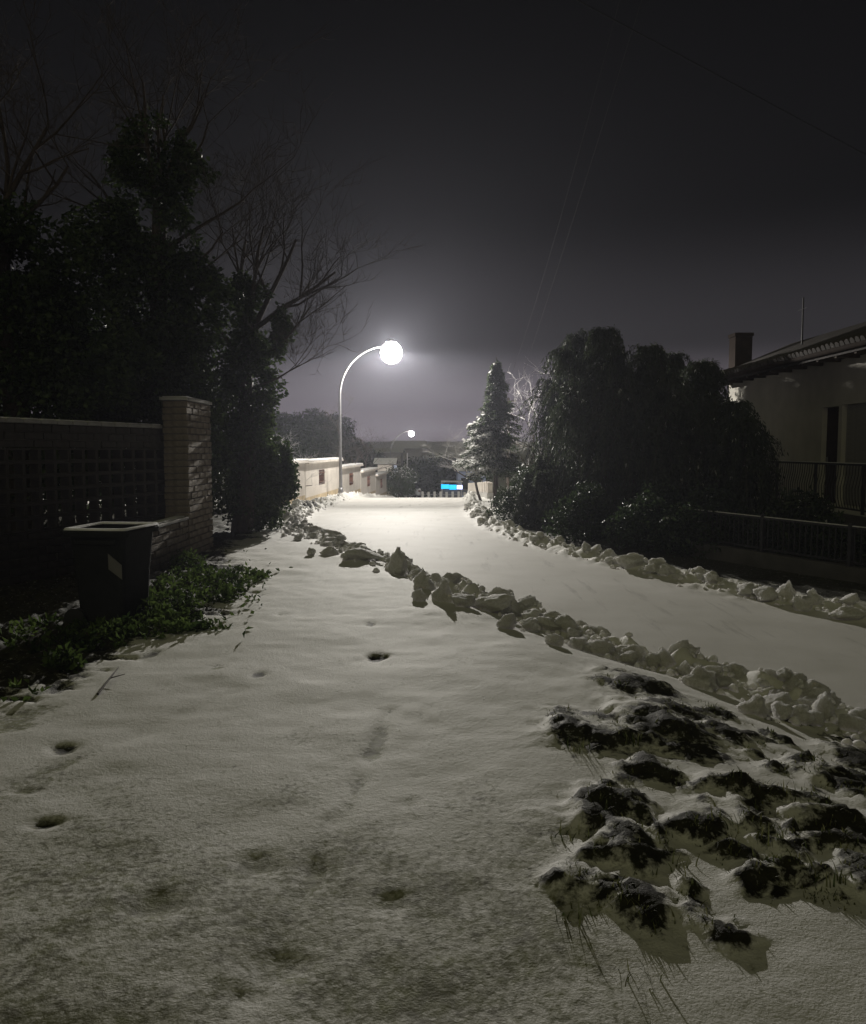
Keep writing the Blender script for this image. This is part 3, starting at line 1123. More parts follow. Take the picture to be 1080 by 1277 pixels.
def wall_x(name, x, y0, y1, z0, z1, holes, th, m, parent):
    """wall in the plane x with rectangular holes, built of strips"""
    ys = sorted({y0, y1, *[h[0] for h in holes], *[h[1] for h in holes]})
    bm = bmesh.new()
    for a, b_ in zip(ys[:-1], ys[1:]):
        hh = [h for h in holes if h[0] <= a and h[1] >= b_]
        spans = [(z0, z1)] if not hh else [(z0, hh[0][2]), (hh[0][3], z1)]
        for s0, s1 in spans:
            if s1 - s0 > .01:
                bm_box(bm, Vector((x + th / 2, (a + b_) / 2, (s0 + s1) / 2)), (th, b_ - a, s1 - s0))
    return link(name, bm_mesh(bm, name), m, parent)


holes = [(17.9, 18.65, .32, 2.5), (15.2, 17.75, .32, 2.52), (22.6, 23.25, .9, 2.25), (12.6, 14.0, 1.2, 2.4)]
wall_x('wall', HX0, HY0, HY1, .1, ZE, holes, .3, 'render', t)
wall_x('plinth_wall', HX0 + .004, HY0 + .004, HY1 - .004, ZB, .1, [], .3, 'dark_wall', t)
prism('wall', [(HX0 + .3, HY1 - .3, ZB), (HX1, HY1 - .3, ZB), (HX1, HY1 - .3, ZE), ((HX0 + HX1) / 2, HY1 - .3, 4.62), (HX0 + .3, HY1 - .3, ZE + .1)], (0, .29, 0), 'render', t)
prism('wall', [(HX0 + .3, HY0 + .01, ZB), (HX1, HY0 + .01, ZB), (HX1, HY0 + .01, ZE), ((HX0 + HX1) / 2, HY0 + .01, 4.62), (HX0 + .3, HY0 + .01, ZE + .1)], (0, .29, 0), 'render', t)
box('wall', (HX1 - .1, (HY0 + HY1) / 2, (ZB + ZE) / 2), (.2, HY1 - HY0 - .62, ZE - ZB), 'render', t)
d = box('door', (HX0 + .14, 18.275, 1.41), (.05, .74, 2.17), 'shutter_dark', t)
box('handle', (-.04, .28, -.1), (.05, .03, .12), 'galv', d)
d = box('roller_shutter', (HX0 + .12, 16.475, 1.42), (.03, 2.54, 2.19), 'shutter_grey', t)
for j in range(20):
    box('slat', (-.022, 0, -1.03 + j * .108), (.012, 2.5, .09), 'shutter_grey', d)
for y0, y1, z0, z1 in (holes[2], holes[3]):
    d = box('window', (HX0 + .12, (y0 + y1) / 2, (z0 + z1) / 2), (.05, y1 - y0, z1 - z0), 'shutter_dark', t)
    box('sill', (-.16, 0, -(z1 - z0) / 2 - .03), (.2, y1 - y0 + .12, .05), 'cement', d)
# roof: two slopes with thickness, courses of tiles and snow
RIDGE_X = (HX0 + HX1) / 2
rl = HY1 - HY0 + .7
slope = math.atan2(4.78 - 3.70, RIDGE_X - (HX0 - .55))
roof = prism('roof', [(HX0 - .55, HY0 - .3, 3.50), (HX0 - .55, HY0 - .3, 3.70), (RIDGE_X, HY0 - .3, 4.78), (HX1 + .55, HY0 - .3, 3.70), (HX1 + .55, HY0 - .3, 3.50), (RIDGE_X, HY0 - .3, 4.60)], (0, rl, 0), 'tile', t)
slw = math.hypot(RIDGE_X - HX0 + .55, 1.08)
bm = bmesh.new()
bmesh.ops.create_cone(bm, cap_ends=True, segments=8, radius1=.085, radius2=.075, depth=.42)
tile_me = bm_mesh(bm, 'roof_tile')
tile_me.materials.append(M['tile'])
for k in range(int(rl / .2)):
    o = link('roof_tile', tile_me, None, roof)
    o.location = (HX0 - .45, HY0 - .2 + k * .2, 3.77 + random.uniform(-.01, .01))
    o.rotation_euler = (0, math.pi / 2 - slope, 0)
gut = Tubes()
gut.add([(HX0 - .6, HY0 - .3, 3.62), (HX0 - .6, HY1 + .38, 3.6)], .06, 10)
gut.build('gutter', 'shutter_dark', t)
for k in range(16):
    box('soffit_beam', (HX0 - .27, HY0 + .3 + k * .8, 3.515), (.5, .09, .1), 'wood', t)
ch = box('chimney', (9.55, HY1 + .62, 2.2), (.52, .52, 5.6), 'shutter_dark', t)
box('chimney_crown', (0, 0, 2.86), (.58, .58, .1), 'shutter_dark', ch)
tb = Tubes()
a0 = at(1000, 430, 22.2)
tb.add([(a0.x, a0.y, 4.4), (a0.x, a0.y, 1.55 + .185 * 22.2)], .022, 6)
an = tb.build('antenna', 'iron', t)
tb = Tubes()
tb.add([(a0.x - .02, a0.y - .25, 5.35), (a0.x - .02, a0.y + .25, 5.35)], .008, 4)
tb.build('antenna_rod', 'iron', an)
# balcony
bal = box('balcony', (8.5, 17.0, .19), (1.0, 8.0, .2), 'cement', t)
box('fascia', (-.52, 0, -.06), (.03, 8.02, .34), 'dark_wall', bal)
rail = box('railing', (8.06, 17.0, 1.25), (.05, 7.9, .04), 'iron', t)
box('lower_rail', (0, 0, -.86), (.03, 7.9, .03), 'iron', rail)
box('rail_snow', (0, 0, .028), (.04, 7.8, .012), 'snow', rail)
tb = Tubes()
tb.add([(0, 0, -.86), (-.05, 0, -.66), (-.06, 0, -.45), (-.01, 0, -.2), (0, 0, -.02)], .009, 5)
bme = tb.build('baluster', 'iron', rail)
bme.location = (0, -3.9, 0)
for k in range(1, 72):
    o = link('baluster', bme.data, None, rail)
    o.location = (0, -3.9 + k * .11, 0)
for y in (13.1, 15.0, 16.9, 18.8, 20.9):
    box('railing_post', (0, y - 17.0, -.46), (.05, .05, .95), 'iron', rail)
for y in (13.3, 20.7):
    box('balcony_pier', (8.25, y, -.42), (.4, .4, 1.0), 'dark_wall', t)

# garden fence along the right side of the road
F0, F1 = Vector((7.2, 8.2, 0)), Vector((4.75, 14.6, 0))
fu = (F1 - F0).normalized()
frz = math.atan2(fu.y, fu.x) - math.pi / 2
FL = (F1 - F0).length
fc = (F0 + F1) / 2
zf = gz(fc.x, fc.y)
t = thing('garden_fence', 'dark iron bar fence on a low wall in front of the house', 'fence', (fc.x, fc.y, zf), frz)
box('low_wall', (0, 0, .05), (.2, FL, .3), 'dark_wall', t)
box('top_rail', (0, 0, .76), (.05, FL, .03), 'iron', t)
box('rail_snow', (0, 0, .781), (.04, FL - .05, .010), 'snow', t)
box('lower_rail', (0, 0, .26), (.03, FL, .03), 'iron', t)
bm = bmesh.new()
bm_box(bm, Vector((0, 0, 0)), (.016, .016, .49))
barm = bm_mesh(bm, 'bar')
barm.materials.append(M['iron'])
for k in range(int(FL / .11)):
    o = link('bar', barm, None, t)
    o.location = (0, -FL / 2 + .06 + k * .11, .51)
for k in range(5):
    box('post', (0, -FL / 2 + .03 + k * (FL - .06) / 4, .42), (.06, .06, .8), 'iron', t)


# ================================================================== RIGHT SIDE TREES
def cypress(label, base, H, rad, n=420, leaders=4, snow=300, dens=15, leafl=.11):
    t = thing('drooping_cypress', label, 'tree', base, 0, 'drooping cypresses right of the road')
    tb, tw = Tubes(), Tubes()
    LP, LD, SP = [], [], []
    stems = []
    for k in range(leaders):
        az = k * 2.4 + random.uniform(-.4, .4)
        off = 0 if k == 0 else rad * random.uniform(.35, .6)
        hh = H * (1 if k == 0 else random.uniform(.72, .93))
        tipx = random.uniform(.12, .4)
        ta = random.uniform(0, 6.28)
        st = []
        for s in np.linspace(0, 1, 12):
            p = Vector((math.cos(az) * off * min(1, s * 1.6), math.sin(az) * off * min(1, s * 1.6), hh * (s if s < .85 else .85 + .15 * math.sin((s - .85) / .15 * 2.3))))
            p += Vector((math.cos(ta), math.sin(ta), 0)) * tipx * max(0, s - .55) ** 2 * 5
            st.append(p)
        st[0].z -= .2
        tb.add(st, np.linspace(.1, .012, 12), 7)
        stems.append((st, hh))
    for i in range(n):
        st, hh = stems[0] if random.random() < .4 else random.choice(stems)
        s = random.uniform(.03, 1) ** .8
        u = s * 11
        a = min(int(u), 10)
        p0 = st[a].lerp(st[a + 1], u - a)
        az = random.uniform(0, 2 * math.pi)
        prof = (1 - s) ** .42 * (.75 + .25 * min(1, s / .2)) + .1
        rr = rad * .78 * prof * random.uniform(.42, 1.25) * (1 + .2 * math.sin(3 * az + 7 * s + H))
        o = Vector((math.cos(az), math.sin(az), 0))
        upl = random.uniform(.1, .55 + .4 * s) * rr
        drp = random.uniform(.5, 1.7) * rr + .15
        pts = []
        for k in range(7):
            v = k / 6
            pts.append(p0 + o * rr * (v ** .8) + Vector((0, 0, upl * 2.2 * v - (upl * 1.6 + drp) * v * v)))
        for p in pts:
            p.z = max(p.z, gz_fast(base[0] + p.x, base[1] + p.y) - base[2] + .05)
        if i % 2 == 0:
            tw.add(pts, np.linspace(.014, .004, 7), 3)
        for k in range(1, 7):
            q0, q1 = pts[k - 1], pts[k]
            dv = (q1 - q0).normalized() * .55 + Vector((0, 0, -.7))
            for _ in range(dens):
                q = q0.lerp(q1, random.random()) + Vector((random.gauss(0, .04), random.gauss(0, .04), random.gauss(0, .035)))
                LP.append(tuple(q))
                LD.append(tuple(dv))
            if k > 2 and random.random() < .5:
                SP.append((tuple(q0.lerp(q1, random.random()) + Vector((0, 0, .03))), tuple((q1 - q0).normalized())))
    tb.build('trunk', 'bark', t)
    tw.build('branches', 'twig', t)
    LP = np.array(LP)
    tint = np.clip(.45 + .5 * noise3(LP[:, 0] * 2.5, LP[:, 1] * 2.5, LP[:, 2] * 2.5, 5) + RNG.normal(0, .18, len(LP)), 0, 1)
    leaves('crown', LP, np.array(LD), leafl, .028, 'cypress', t, .38, tint=tint)
    if snow:
        random.shuffle(SP)
        SP = SP[:snow]
        a = np.repeat(np.array([s[0] for s in SP]), 3, 0) + RNG.normal(0, .02, (len(SP) * 3, 3))
        leaves('snow_patches', a, np.repeat(np.array([s[1] for s in SP]), 3, 0), .09, .022, 'snowleaf', t, .25)
    return t


_gg = {}


def gz_fast(x, y):
    k = (round(x * 2), round(y * 2))
    if k not in _gg:
        _gg[k] = gz(k[0] / 2, k[1] / 2)
    return _gg[k]


random.seed(5)


def gp(x, y):
    return (x, y, gz(x, y))


cypress('tallest drooping cypress with a bent wispy tip, left of the cypress clump', gp(4.15, 20.1), 4.9, 1.35, 700, 4, 120)
cypress('dark drooping cypress in the middle of the cypress clump', gp(5.25, 19.6), 4.4, 1.6, 760, 5, 120)
cypress('rounded drooping cypress with snowy sprays beside the chimney', gp(6.55, 20.0), 4.1, 1.55, 740, 5, 320)
cypress('lower cypress leaning towards the balcony railing', gp(7.2, 18.9), 3.0, 1.3, 520, 4, 160)
cypress('added unseen cypress behind the tall clump, screening the house wall', gp(4.7, 27.0), 5.8, 2.0, 800, 5, 40)  # added out of sight to keep lamp light off the house wall
cypress('added rear cypress screening lamp light from the house', gp(7.3, 25.2), 4.9, 1.8, 640, 5, 40)  # second added tree, hidden by the clump, shading the house
cypress('short drooping cypress hanging over the snow bank at the road bend', gp(2.95, 21.2), 1.8, .75, 420, 3, 420)
shrub('hedge_bush', 'dense dark bush at the road bend below the spruce', gp(2.25, 22.5), [((.1, 0, .5), (.7, .8, .6), .6), ((.6, .4, 1.0), (.6, .6, .5), .4)], 7000, .07, 'laurel', group='dark bushes right of the road', snow=350)
for (x, y, hh, ww, lab) in ((3.3, 17.6, .8, .75, 'dark bush under the tallest cypress beside the snow bank'), (4.3, 15.6, .8, .85, 'dark bush behind the large snow lump on the right bank'),
                            (5.0, 14.6, .8, .9, 'dark bush beyond the far end of the iron fence'), (6.2, 13.6, .75, .9, 'dark bush behind the iron fence below the balcony'), (7.3, 12.0, .7, .9, 'rightmost dark bush behind the iron fence')):
    shrub('hedge_bush', lab, gp(x, y), [((0, 0, hh * .55), (ww, ww * .9, hh * .7), .7), ((.2, .3, hh), (ww * .6, ww * .6, hh * .5), .3)], 5000, .08, 'laurel', group='dark bushes right of the road', snow=14)

# spruce with snow on the lamp side
sp = gp(2.35, 30)
t = thing('spruce_tree', 'pointed spruce with snow on its left branches beside the road', 'tree', sp)
H = 5.55
tb, tw = Tubes(), Tubes()
tb.add([(0, 0, -.2), (.02, 0, H * .5), (0, 0, H)], [.11, .07, .01], 8)
LP, LD, SP, SD = [], [], [], []
for k in range(165):
    s = min(.99, .27 + .72 * ((k % 15) / 15) ** .9 + random.gauss(0, .012))
    az = random.uniform(0, 6.283)
    rr = 1.6 * (1 - s) ** .9 * random.uniform(.55, 1.2) + .04
    if math.cos(az) < -.3 and .25 < s < .6:
        rr *= 1.2
    o = Vector((math.cos(az), math.sin(az), 0))
    pts = [Vector((0, 0, H * s)) + o * rr * u + Vector((0, 0, .1 * rr * u - .42 * rr * u * u + .12 * rr * u ** 4)) for u in np.linspace(0, 1, 6)]
    tw.add(pts, np.linspace(.02, .005, 6), 4)
    sd = o.cross(Vector((0, 0, 1)))
    for j in range(int(70 + 130 * rr)):
        u = random.random() ** .7 * 5
        i = min(int(u), 4)
        c = pts[i].lerp(pts[i + 1], u - i)
        wdt = .26 * rr * (1 - .55 * u / 5) + .05
        q = c + sd * random.gauss(0, wdt * .55) + Vector((0, 0, random.gauss(-.05, .045)))
        LP.append(tuple(q))
        LD.append(tuple(o * .6 + sd * random.choice((-.5, .5)) + Vector((0, 0, -.45))))
        if o.x < -.05 and random.random() < .03 + .3 * (s < .58):
            SP.append(tuple(q + Vector((0, 0, .06))))
            SD.append(tuple(o + Vector((0, 0, -.25))))
tb.build('trunk', 'bark', t)
tw.build('branches', 'bark', t)
leaves('crown', LP, LD, .13, .032, 'spruce', t, .35)
leaves('snow_patches', SP, SD, .13, .06, 'snowleaf', t, .25)


def bare_tree(label, base, d, H, rad, seed, maxlev=4, snow=True, group=None, kids=(3, 5), spread=.55):
    random.seed(seed)
    t = thing('bare_tree', label, 'tree', base, 0, group)
    tb, tw = Tubes(), Tubes()
    grow(tb, tw, Vector((0, 0, -.1)), Vector(d), H, rad, 0, maxlev, spread, .1, kids)
    tb.build('trunk', 'bark', t)
    tw.build('branches', 'snow_twig' if snow else 'twig', t)
    return t


bare_tree('bare tree with frosted twigs to the left of the spruce', gp(2.1, 34.5), (-.35, 0, 1), 2.4, .07, 3)
bare_tree('bare frosted tree between the spruce and the tallest cypress', gp(4.1, 33), (.1, 0, 1), 3.2, .09, 8)
bare_tree('second bare frosted tree close behind the cypress', gp(4.9, 36), (-.2, 0, 1), 3.0, .08, 14)
bare_tree('low frosted shrub of bare twigs over the near end of the cream wall', gp(-6.2, 33.5), (.25, 0, 1), 1.7, .06, 9, kids=(4, 6))
bare_tree('leafless grey tree behind the cream wall near the lamp post', gp(-5.4, 47), (.1, 0, 1), 3.0, .08, 19, snow=False)
bare_tree('leafless tree behind the last bay of the cream wall', gp(-4.9, 60), (0, 0, 1), 3.6, .08, 25, snow=False)

# dark evergreens beyond the cream wall
for px, ptop, Y, rr, lab in ((352, 514, 72, 2.6, 'dark round tree behind the near end of the cream wall'), (388, 510, 70, 2.7, 'tallest dark evergreen rising behind the cream wall'),
                             (417, 516, 76, 2.4, 'dark evergreen just left of the lamp post'), (443, 548, 82, 2.2, 'lower dark tree right of the lamp post, behind the wall')):
    p = at(px, ptop, Y)
    g = gz(p.x, Y)
    h = p.z - g
    shrub('evergreen_tree', lab, (p.x, Y, g), [((0, 0, h * .55), (rr, rr, h * .42), .6), ((.3, 0, h * .8), (rr * .7, rr * .7, h * .2), .25), ((-.7, 0, h * .62), (rr * .7, rr * .7, h * .25), .15)], 8000, .26, 'laurel', 'tree', 'dark trees behind the cream wall')
p = at(497, 578, 66)
g = gz(p.x, 66)
shrub('garden_shrub', 'frosted green shrub at the far end of the cream wall', (p.x, 66, g), [((0, 0, 1.3), (1.3, 1.2, 1.3), .7), ((.8, 0, 1.9), (.8, .8, .6), .3)], 5000, .16, 'spruce', snow=500)

# big dark trees down the hill
for px, ptop, Y, rr, lab in ((524, 570, 92, 2.6, 'dark hedge tree down the hill left of the blue light'), (550, 567, 98, 2.8, 'large dark tree directly above the blue light'), (460, 560, 105, 2.6, 'far dark tree behind the distant street lamp'),
                             (583, 578, 112, 2.6, 'far dark tree to the right of the blue light')):
    p = at(px, ptop, Y)
    g = gz(p.x, Y)
    h = p.z - g
    shrub('far_tree', lab, (p.x, Y, g), [((0, 0, h * .5), (rr, rr, h * .48), .7), ((.8, 0, h * .7), (rr * .6, rr * .6, h * .25), .3)], 4500, .33, 'laurel', 'tree', 'dark trees down the hill', snow=0)


# ================================================================== DOWN THE HILL
def far_house(label, px0, px1, py_top, Y, depth, roof_h=.9, lit=None, m='farwall', name='far_house'):
    a, b_ = at(px0, py_top, Y), at(px1, py_top, Y)
    cx, wd = (a.x + b_.x) / 2, b_.x - a.x
    g = min(gz(cx, Y), gz(cx, Y + depth)) - .2
    t = thing(name, label, 'house', (cx, Y + depth / 2, g))
    h = a.z - g - roof_h
    box('wall', (0, 0, h / 2), (wd, depth, h), m, t)
    rf = prism('roof', [(-wd / 2 - .4, -depth / 2 - .4, h), (-wd / 2 - .4, depth / 2 + .4, h), (-wd / 2 - .4, 0, h + roof_h)], (wd + .8, 0, 0), 'tile', t)
    prism('roof_snow', [(-wd / 2 - .38, -depth / 2 - .45, h + .03), (-wd / 2 - .38, 0, h + roof_h + .12), (-wd / 2 - .38, 0, h + roof_h + .01), (-wd / 2 - .38, -depth / 2 - .4, h + .005)], (wd + .76, 0, 0), 'snow', rf)
    k = max(2, int(wd / 2.4))
    for i in range(k):
        x = -wd / 2 + wd * (i + .5) / k
        wv = box('window', (x, -depth / 2 - .02, h * .62), (wd / k * .55, .08, min(1.3, h * .4)), 'winlit' if lit and i in lit else 'glass', t)
        box('sill', (0, -.06, -min(1.3, h * .4) / 2 - .06), (wd / k * .6, .14, .08), 'cement', wv)
    return t


far_house('far pale house with a lit window row below the distant street lamp', 468, 500, 560, 135, 8, .6, (0, 1))
far_house('long low far building with a snowy roof right of the distant lamp', 492, 536, 554, 170, 10, .9)
far_house('far building high behind with a faint snowy roof line', 488, 530, 550, 230, 12, 1.2)
far_house('small far house with a snowy roof above the blue light', 540, 556, 566, 150, 7, .9)
far_house('pale house coloured by the blue light beside it at the bottom of the hill', 571, 606, 582, 90, 6, .5, None, 'blue_lit_wall', 'blue_lit_house')
far_house('small outhouse with a snowy roof behind the end of the cream wall', 471, 489, 573, 70, 3, .4, None, 'cream', 'outhouse')

# kiosk with blue light
k0 = at(550, 612, 80)
k1 = at(577, 602, 80)
kg = gz(k0.x, 80)
t = thing('lit_kiosk', 'small canopy glowing cyan and white at the bottom of the hill', 'kiosk', ((k0.x + k1.x) / 2, 80, kg))
kw = k1.x - k0.x
kz0, kz1 = k0.z - kg, k1.z - kg
box('canopy', (0, 1, kz1 + .1), (kw, 2.2, .1), 'cement', t)
bl = [(-.5, -.12, .25, .8), (-.12, .22, .15, .75)]
for a, b_, f0, f1 in bl:
    box('light_panel', (kw * (a + b_) / 2, -.15, kz0 + (kz1 - kz0) * (f0 + f1) / 2), (kw * (b_ - a) - .02, .06, (kz1 - kz0) * (f1 - f0)), 'cyan', t, 0, .015)
box('light_panel', (kw * .36, -.15, kz0 + (kz1 - kz0) * .45), (kw * .26, .06, (kz1 - kz0) * .5), 'violet', t, 0, .015)
for sx in (-1, 1):
    for sy in (0, 1.9):
        box('post', (sx * kw * .45, sy, kz1 / 2), (.08, .08, kz1), 'galv', t)
box('counter', (0, 1, .5), (kw * .8, 1.2, 1.0), 'dark_wall', t)

# fence posts at the brow of the hill
t = thing('post_fence', 'row of short pale fence posts below the blue light', 'fence')
tops = []
for k in range(9):
    px = 527 + k * 7.5
    p = at(px, 613 + (k % 3 == 1) * .6, 70)
    g = gz(p.x, 70)
    box('post', (p.x, 70, (p.z + g) / 2 - .1), (.2, .2, p.z - g + .2), 'cement', t)
    tops.append(p)
tb = Tubes()
tb.add([Vector((p.x, 70.13, p.z - .25)) for p in tops], .025, 5)
tb.build('rail', 'galv', t)

# baluster wall on the right past the spruce
t = thing('parapet_wall', 'low pale parapet wall with upright blocks right of the road past the snow heap', 'wall')
A0, A1 = Vector((2.62, 36.5, 0)), Vector((2.15, 47, 0))
au = (A1 - A0).normalized()
arz = math.atan2(au.y, au.x) - math.pi / 2
for k in range(7):
    p = A0 + au * (k + .5) * 1.5
    g = gz(p.x, p.y)
    base_top = -.42 - .05 * (p.y - 36.5)
    wl = box('wall_section', (p.x, p.y, (base_top + g - .3) / 2), (.3, 1.49, base_top - g + .3), 'cement', t, arz)
    for j in (-.38, .38):
        q = p + au * j
        box('upright_block', (q.x, q.y, base_top + .24), (.24, .36, .48), 'cream', t, arz, .01)

# parked car, snow covered
c0 = at(514, 613, 74)
cg = gz(c0.x, 74)
t = thing('parked_car', 'snow covered parked car at the far end of the road', 'car', (c0.x, 74, cg), R(10))
body = [(-.82, 0, .32), (.82, 0, .32), (.86, 0, .62), (.80, 0, .92), (-.80, 0, .92), (-.86, 0, .62)]
prism('body', body, (0, 3.9, 0), 'carpaint', t)
cab = prism('cabin', [(-.74, .5, .92), (.74, .5, .92), (.58, .75, 1.42), (-.58, .75, 1.42)], (0, 2.0, 0), 'glass', t)
box('roof', (0, 1.75, 1.44), (1.2, 1.9, .05), 'carpaint', t, 0, .02)
box('snow_cap', (0, 1.75, 1.52), (1.15, 1.85, .12), 'snow', t, 0, .04)
box('snow_cap', (0, 3.3, .97), (1.45, 1.0, .1), 'snow', t, 0, .04)
for sx in (-1, 1):
    box('tail_light', (sx * .68, -.01, .72), (.22, .05, .16), 'rust', t, 0, .01)
    for yy in (.75, 3.2):
        bm = bmesh.new()
        bmesh.ops.create_cone(bm, cap_ends=True, segments=16, radius1=.31, radius2=.31, depth=.2)
        wl = link('wheel', bm_mesh(bm, 'wheel'), 'rubber', t)
        wl.location = (sx * .76, yy, .31)
        wl.rotation_euler = (0, R(90), 0)
box('bumper', (0, -.05, .42), (1.6, .1, .2), 'carpaint', t, 0, .02)
box('number_plate', (0, -.105, .58), (.5, .012, .11), 'grey_patch', t)

# sign post near the shrub
p = at(508, 565, 68)
g = gz(p.x, 68)
t = thing('sign_post', 'thin grey post with small bracket standing behind the parked car shrub', 'post', (p.x, 68, g))
tb = Tubes()
tb.add([(0, 0, -.1), (0, 0, p.z - g)], .05, 8)
tb.build('pole', 'galv', t)
box('bracket', (.28, 0, (p.z - g) * .62), (.5, .06, .1), 'galv', t, 0, .01)

# utility poles and wires
UP = at(634, 496, 60)
g = gz(UP.x, 60)


def utility_pole(label, base, h):
    t = thing('utility_pole', label, 'pole', base)
    tb = Tubes()
    tb.add([(0, 0, -.3), (0, 0, h)], [.13, .09], 10)
    tb.build('pole', 'wood', t)
    box('cross_arm', (0, 0, h - .25), (1.1, .09, .09), 'wood', t)
    for s in (-.45, .45):
        box('insulator', (s, 0, h - .14), (.06, .06, .13), 'cement', t, 0, .01)
    return t


utility_pole('wooden utility pole half hidden behind the spruce', (UP.x, 60, g), UP.z - g)
utility_pole('wooden utility pole standing behind the viewer', (1.0, -14, gz(1.0, -14)), 11.0)


def wire(label, pts, r=.008):
    tb = Tubes()
    tb.add(pts, r, 5)
    o = tb.build('overhead_wire', 'cable')
    return tag(o, label, 'wire', 'overhead wires')


def through(a, m_, b_, n=40):
    out = []
    for i in range(n):
        u = i / (n - 1)
        out.append(Vector(a) * (2 * (u - .5) * (u - 1)) + Vector(m_) * (4 * u * (1 - u)) + Vector(b_) * (2 * u * (u - .5)))
    return out


wire('left of the two overhead wires dropping towards the spruce', through((.55, -14, 10.9), at(741, 120, 17), (UP.x - .45, 60, UP.z - .08)), .0045)
wire('right of the two overhead wires dropping towards the spruce', through((1.45, -14, 10.9), at(757, 120, 17) + Vector((.1, 0, 0)), (UP.x + .45, 60, UP.z - .08)), .0045)
P1, P2 = at(720, 0, 12), at(1000, 150, 17.5)
dv = P2 - P1
utility_pole('wooden utility pole out of sight at left behind the viewer', (P1.x - dv.x * 1.2, P1.y - dv.y * 1.2, 0), P1.z - dv.z * 1.2 + .3)
utility_pole('wooden utility pole out of sight at right beyond the house', (P2.x + dv.x * 1.0, P2.y + dv.y * 1.0, gz(P2.x + dv.x, P2.y + dv.y)), P2.z + dv.z + .8)
wire('faint overhead wire crossing the sky from upper left to right', [P1 - dv * 1.2, P1, P2, P2 + dv * 1.0], .008)


# ================================================================== PLOUGHED SNOW CHUNKS
def chunk_mesh(seed, sub, shape=(1, 1, .8), planes=7, rough=.16, lo=.55, taper=0):
    rr = np.random.default_rng(seed)
    bm = bmesh.new()
    bmesh.ops.create_icosphere(bm, subdivisions=sub, radius=1)
    V = np.array([v.co[:] for v in bm.verts])
    for _ in range(planes):
        n_ = rr.normal(0, 1, 3)
        n_ /= np.linalg.norm(n_)
        h = rr.uniform(lo, .9)
        d = V @ n_
        V = V - np.outer(np.maximum(d - h, 0) * .92, n_)
    o = rr.uniform(0, 50, 3)
    nz = noise3(V[:, 0] * 2 + o[0], V[:, 1] * 2 + o[1], V[:, 2] * 2 + o[2], seed) * rough * 1.4 + (.35 - np.abs(noise3(V[:, 0] * 4.5 + o[0], V[:, 1] * 4.5, V[:, 2] * 4.5, seed + 1))) * rough * .95
    if sub >= 4:
        nz = nz + noise3(V[:, 0] * 11 + o[0], V[:, 1] * 11, V[:, 2] * 11, seed + 2) * rough * .5
    V = V * (1 + nz)[:, None] * np.array(shape)
    V[:, :2] *= (1 - taper * np.clip(V[:, 2:3] + .2, -.4, 1.2))
    for v, c in zip(bm.verts, V):
        v.co = c
    me = bm_mesh(bm, 'snow_chunk', True)
    me.materials.append(M['dirty_snow'])
    return me


for m_ in (M['dirty_snow'], M['snow']):
    b_ = m_.node_tree.nodes['Principled BSDF']
    b_.inputs['Subsurface Weight'].default_value = .45
    b_.inputs['Subsurface Radius'].default_value = (1.0, .98, .92)
    b_.inputs['Subsurface Scale'].default_value = .11
CH = [chunk_mesh(s, 4, (1, random.uniform(.7, 1), random.uniform(.65, .9)), lo=.5) for s in range(9)]
SPIKE = [chunk_mesh(30 + s, 4, (.95, .8, 1.0), 9, .24, .45, .42) for s in range(3)]
SLAB = [chunk_mesh(40 + s, 4, (1.15, .8, .55), 8, .13, .42) for s in range(3)]


def chunk(px, py, wpx, hpx, label, me=None, group='snow chunks along the left road edge'):
    p = on_ground(px, py + hpx * .35)
    sc = wpx * p.y / 1000 / 2
    me = me or random.choice(CH)
    o = link('snow_chunk', me)
    o.location = p + Vector((0, sc * .3, hpx * p.y / 1000 * .22))
    o.scale = (sc * 1.05, sc * random.uniform(.8, 1.05), hpx * p.y / 1000 / 2 * 1.2)
    o.rotation_euler = (random.uniform(-.25, .25), random.uniform(-.25, .25), random.uniform(0, 6.28))
    tag(o, label, 'snow chunk', group)
    return o


random.seed(12)
chunk(455, 690, 52, 28, 'broad slab of ploughed snow tilted beside the pointed one', SLAB[0])
chunk(497, 704, 44, 38, 'tall pointed block of ploughed snow on the left ridge', SPIKE[0])
chunk(529, 724, 36, 28, 'peaked snow block just right of the tall pointed one', SPIKE[1])
chunk(553, 737, 38, 38, 'second tall peaked snow block in the middle of the ridge', SPIKE[2])
chunk(574, 746, 36, 28, 'rounded snow block at the foot of the second peak')
chunk(522, 742, 22, 20, 'small leaning snow block in front of the ridge peaks')
chunk(608, 752, 56, 30, 'long broken snow slab along the middle of the ridge', SLAB[1])
chunk(645, 758, 50, 26, 'long snow slab lying against the road side', SLAB[2])
chunk(632, 776, 32, 22, 'lone snow lump lying just off the ridge on the driveway')
chunk(692, 798, 26, 20, 'lone round snow lump near the bend of the ridge')
chunk(690, 778, 50, 30, 'large dark sided snow slab behind the lone round lump', SLAB[0])
chunk(722, 800, 36, 28, 'snow lump at the near bend of the ridge')
chunk(750, 808, 40, 26, 'broken snow lump before the grassy bank')
chunk(790, 815, 30, 22, 'snow lump touching the road above the grassy bank')
chunk(372, 668, 14, 14, 'small snow ball lying apart at the far end of the driveway')
chunk(388, 688, 13, 13, 'small snow ball nearest the dark weeds')
chunk(410, 687, 22, 15, 'round snow lump left of the broad slab')
chunk(432, 694, 14, 14, 'snow lump at the left foot of the broad slab')
chunk(418, 672, 24, 18, 'snow lump behind the round ones near the broad slab')
chunk(790, 700, 38, 26, 'largest pale snow heap on the right road edge', None, 'snow chunks along the right road edge')
chunk(812, 708, 26, 18, 'pale snow heap beside the largest one on the right', None, 'snow chunks along the right road edge')
chunk(980, 738, 30, 26, 'pointed snow lump on the right edge before the iron fence', SPIKE[1], 'snow chunks along the right road edge')
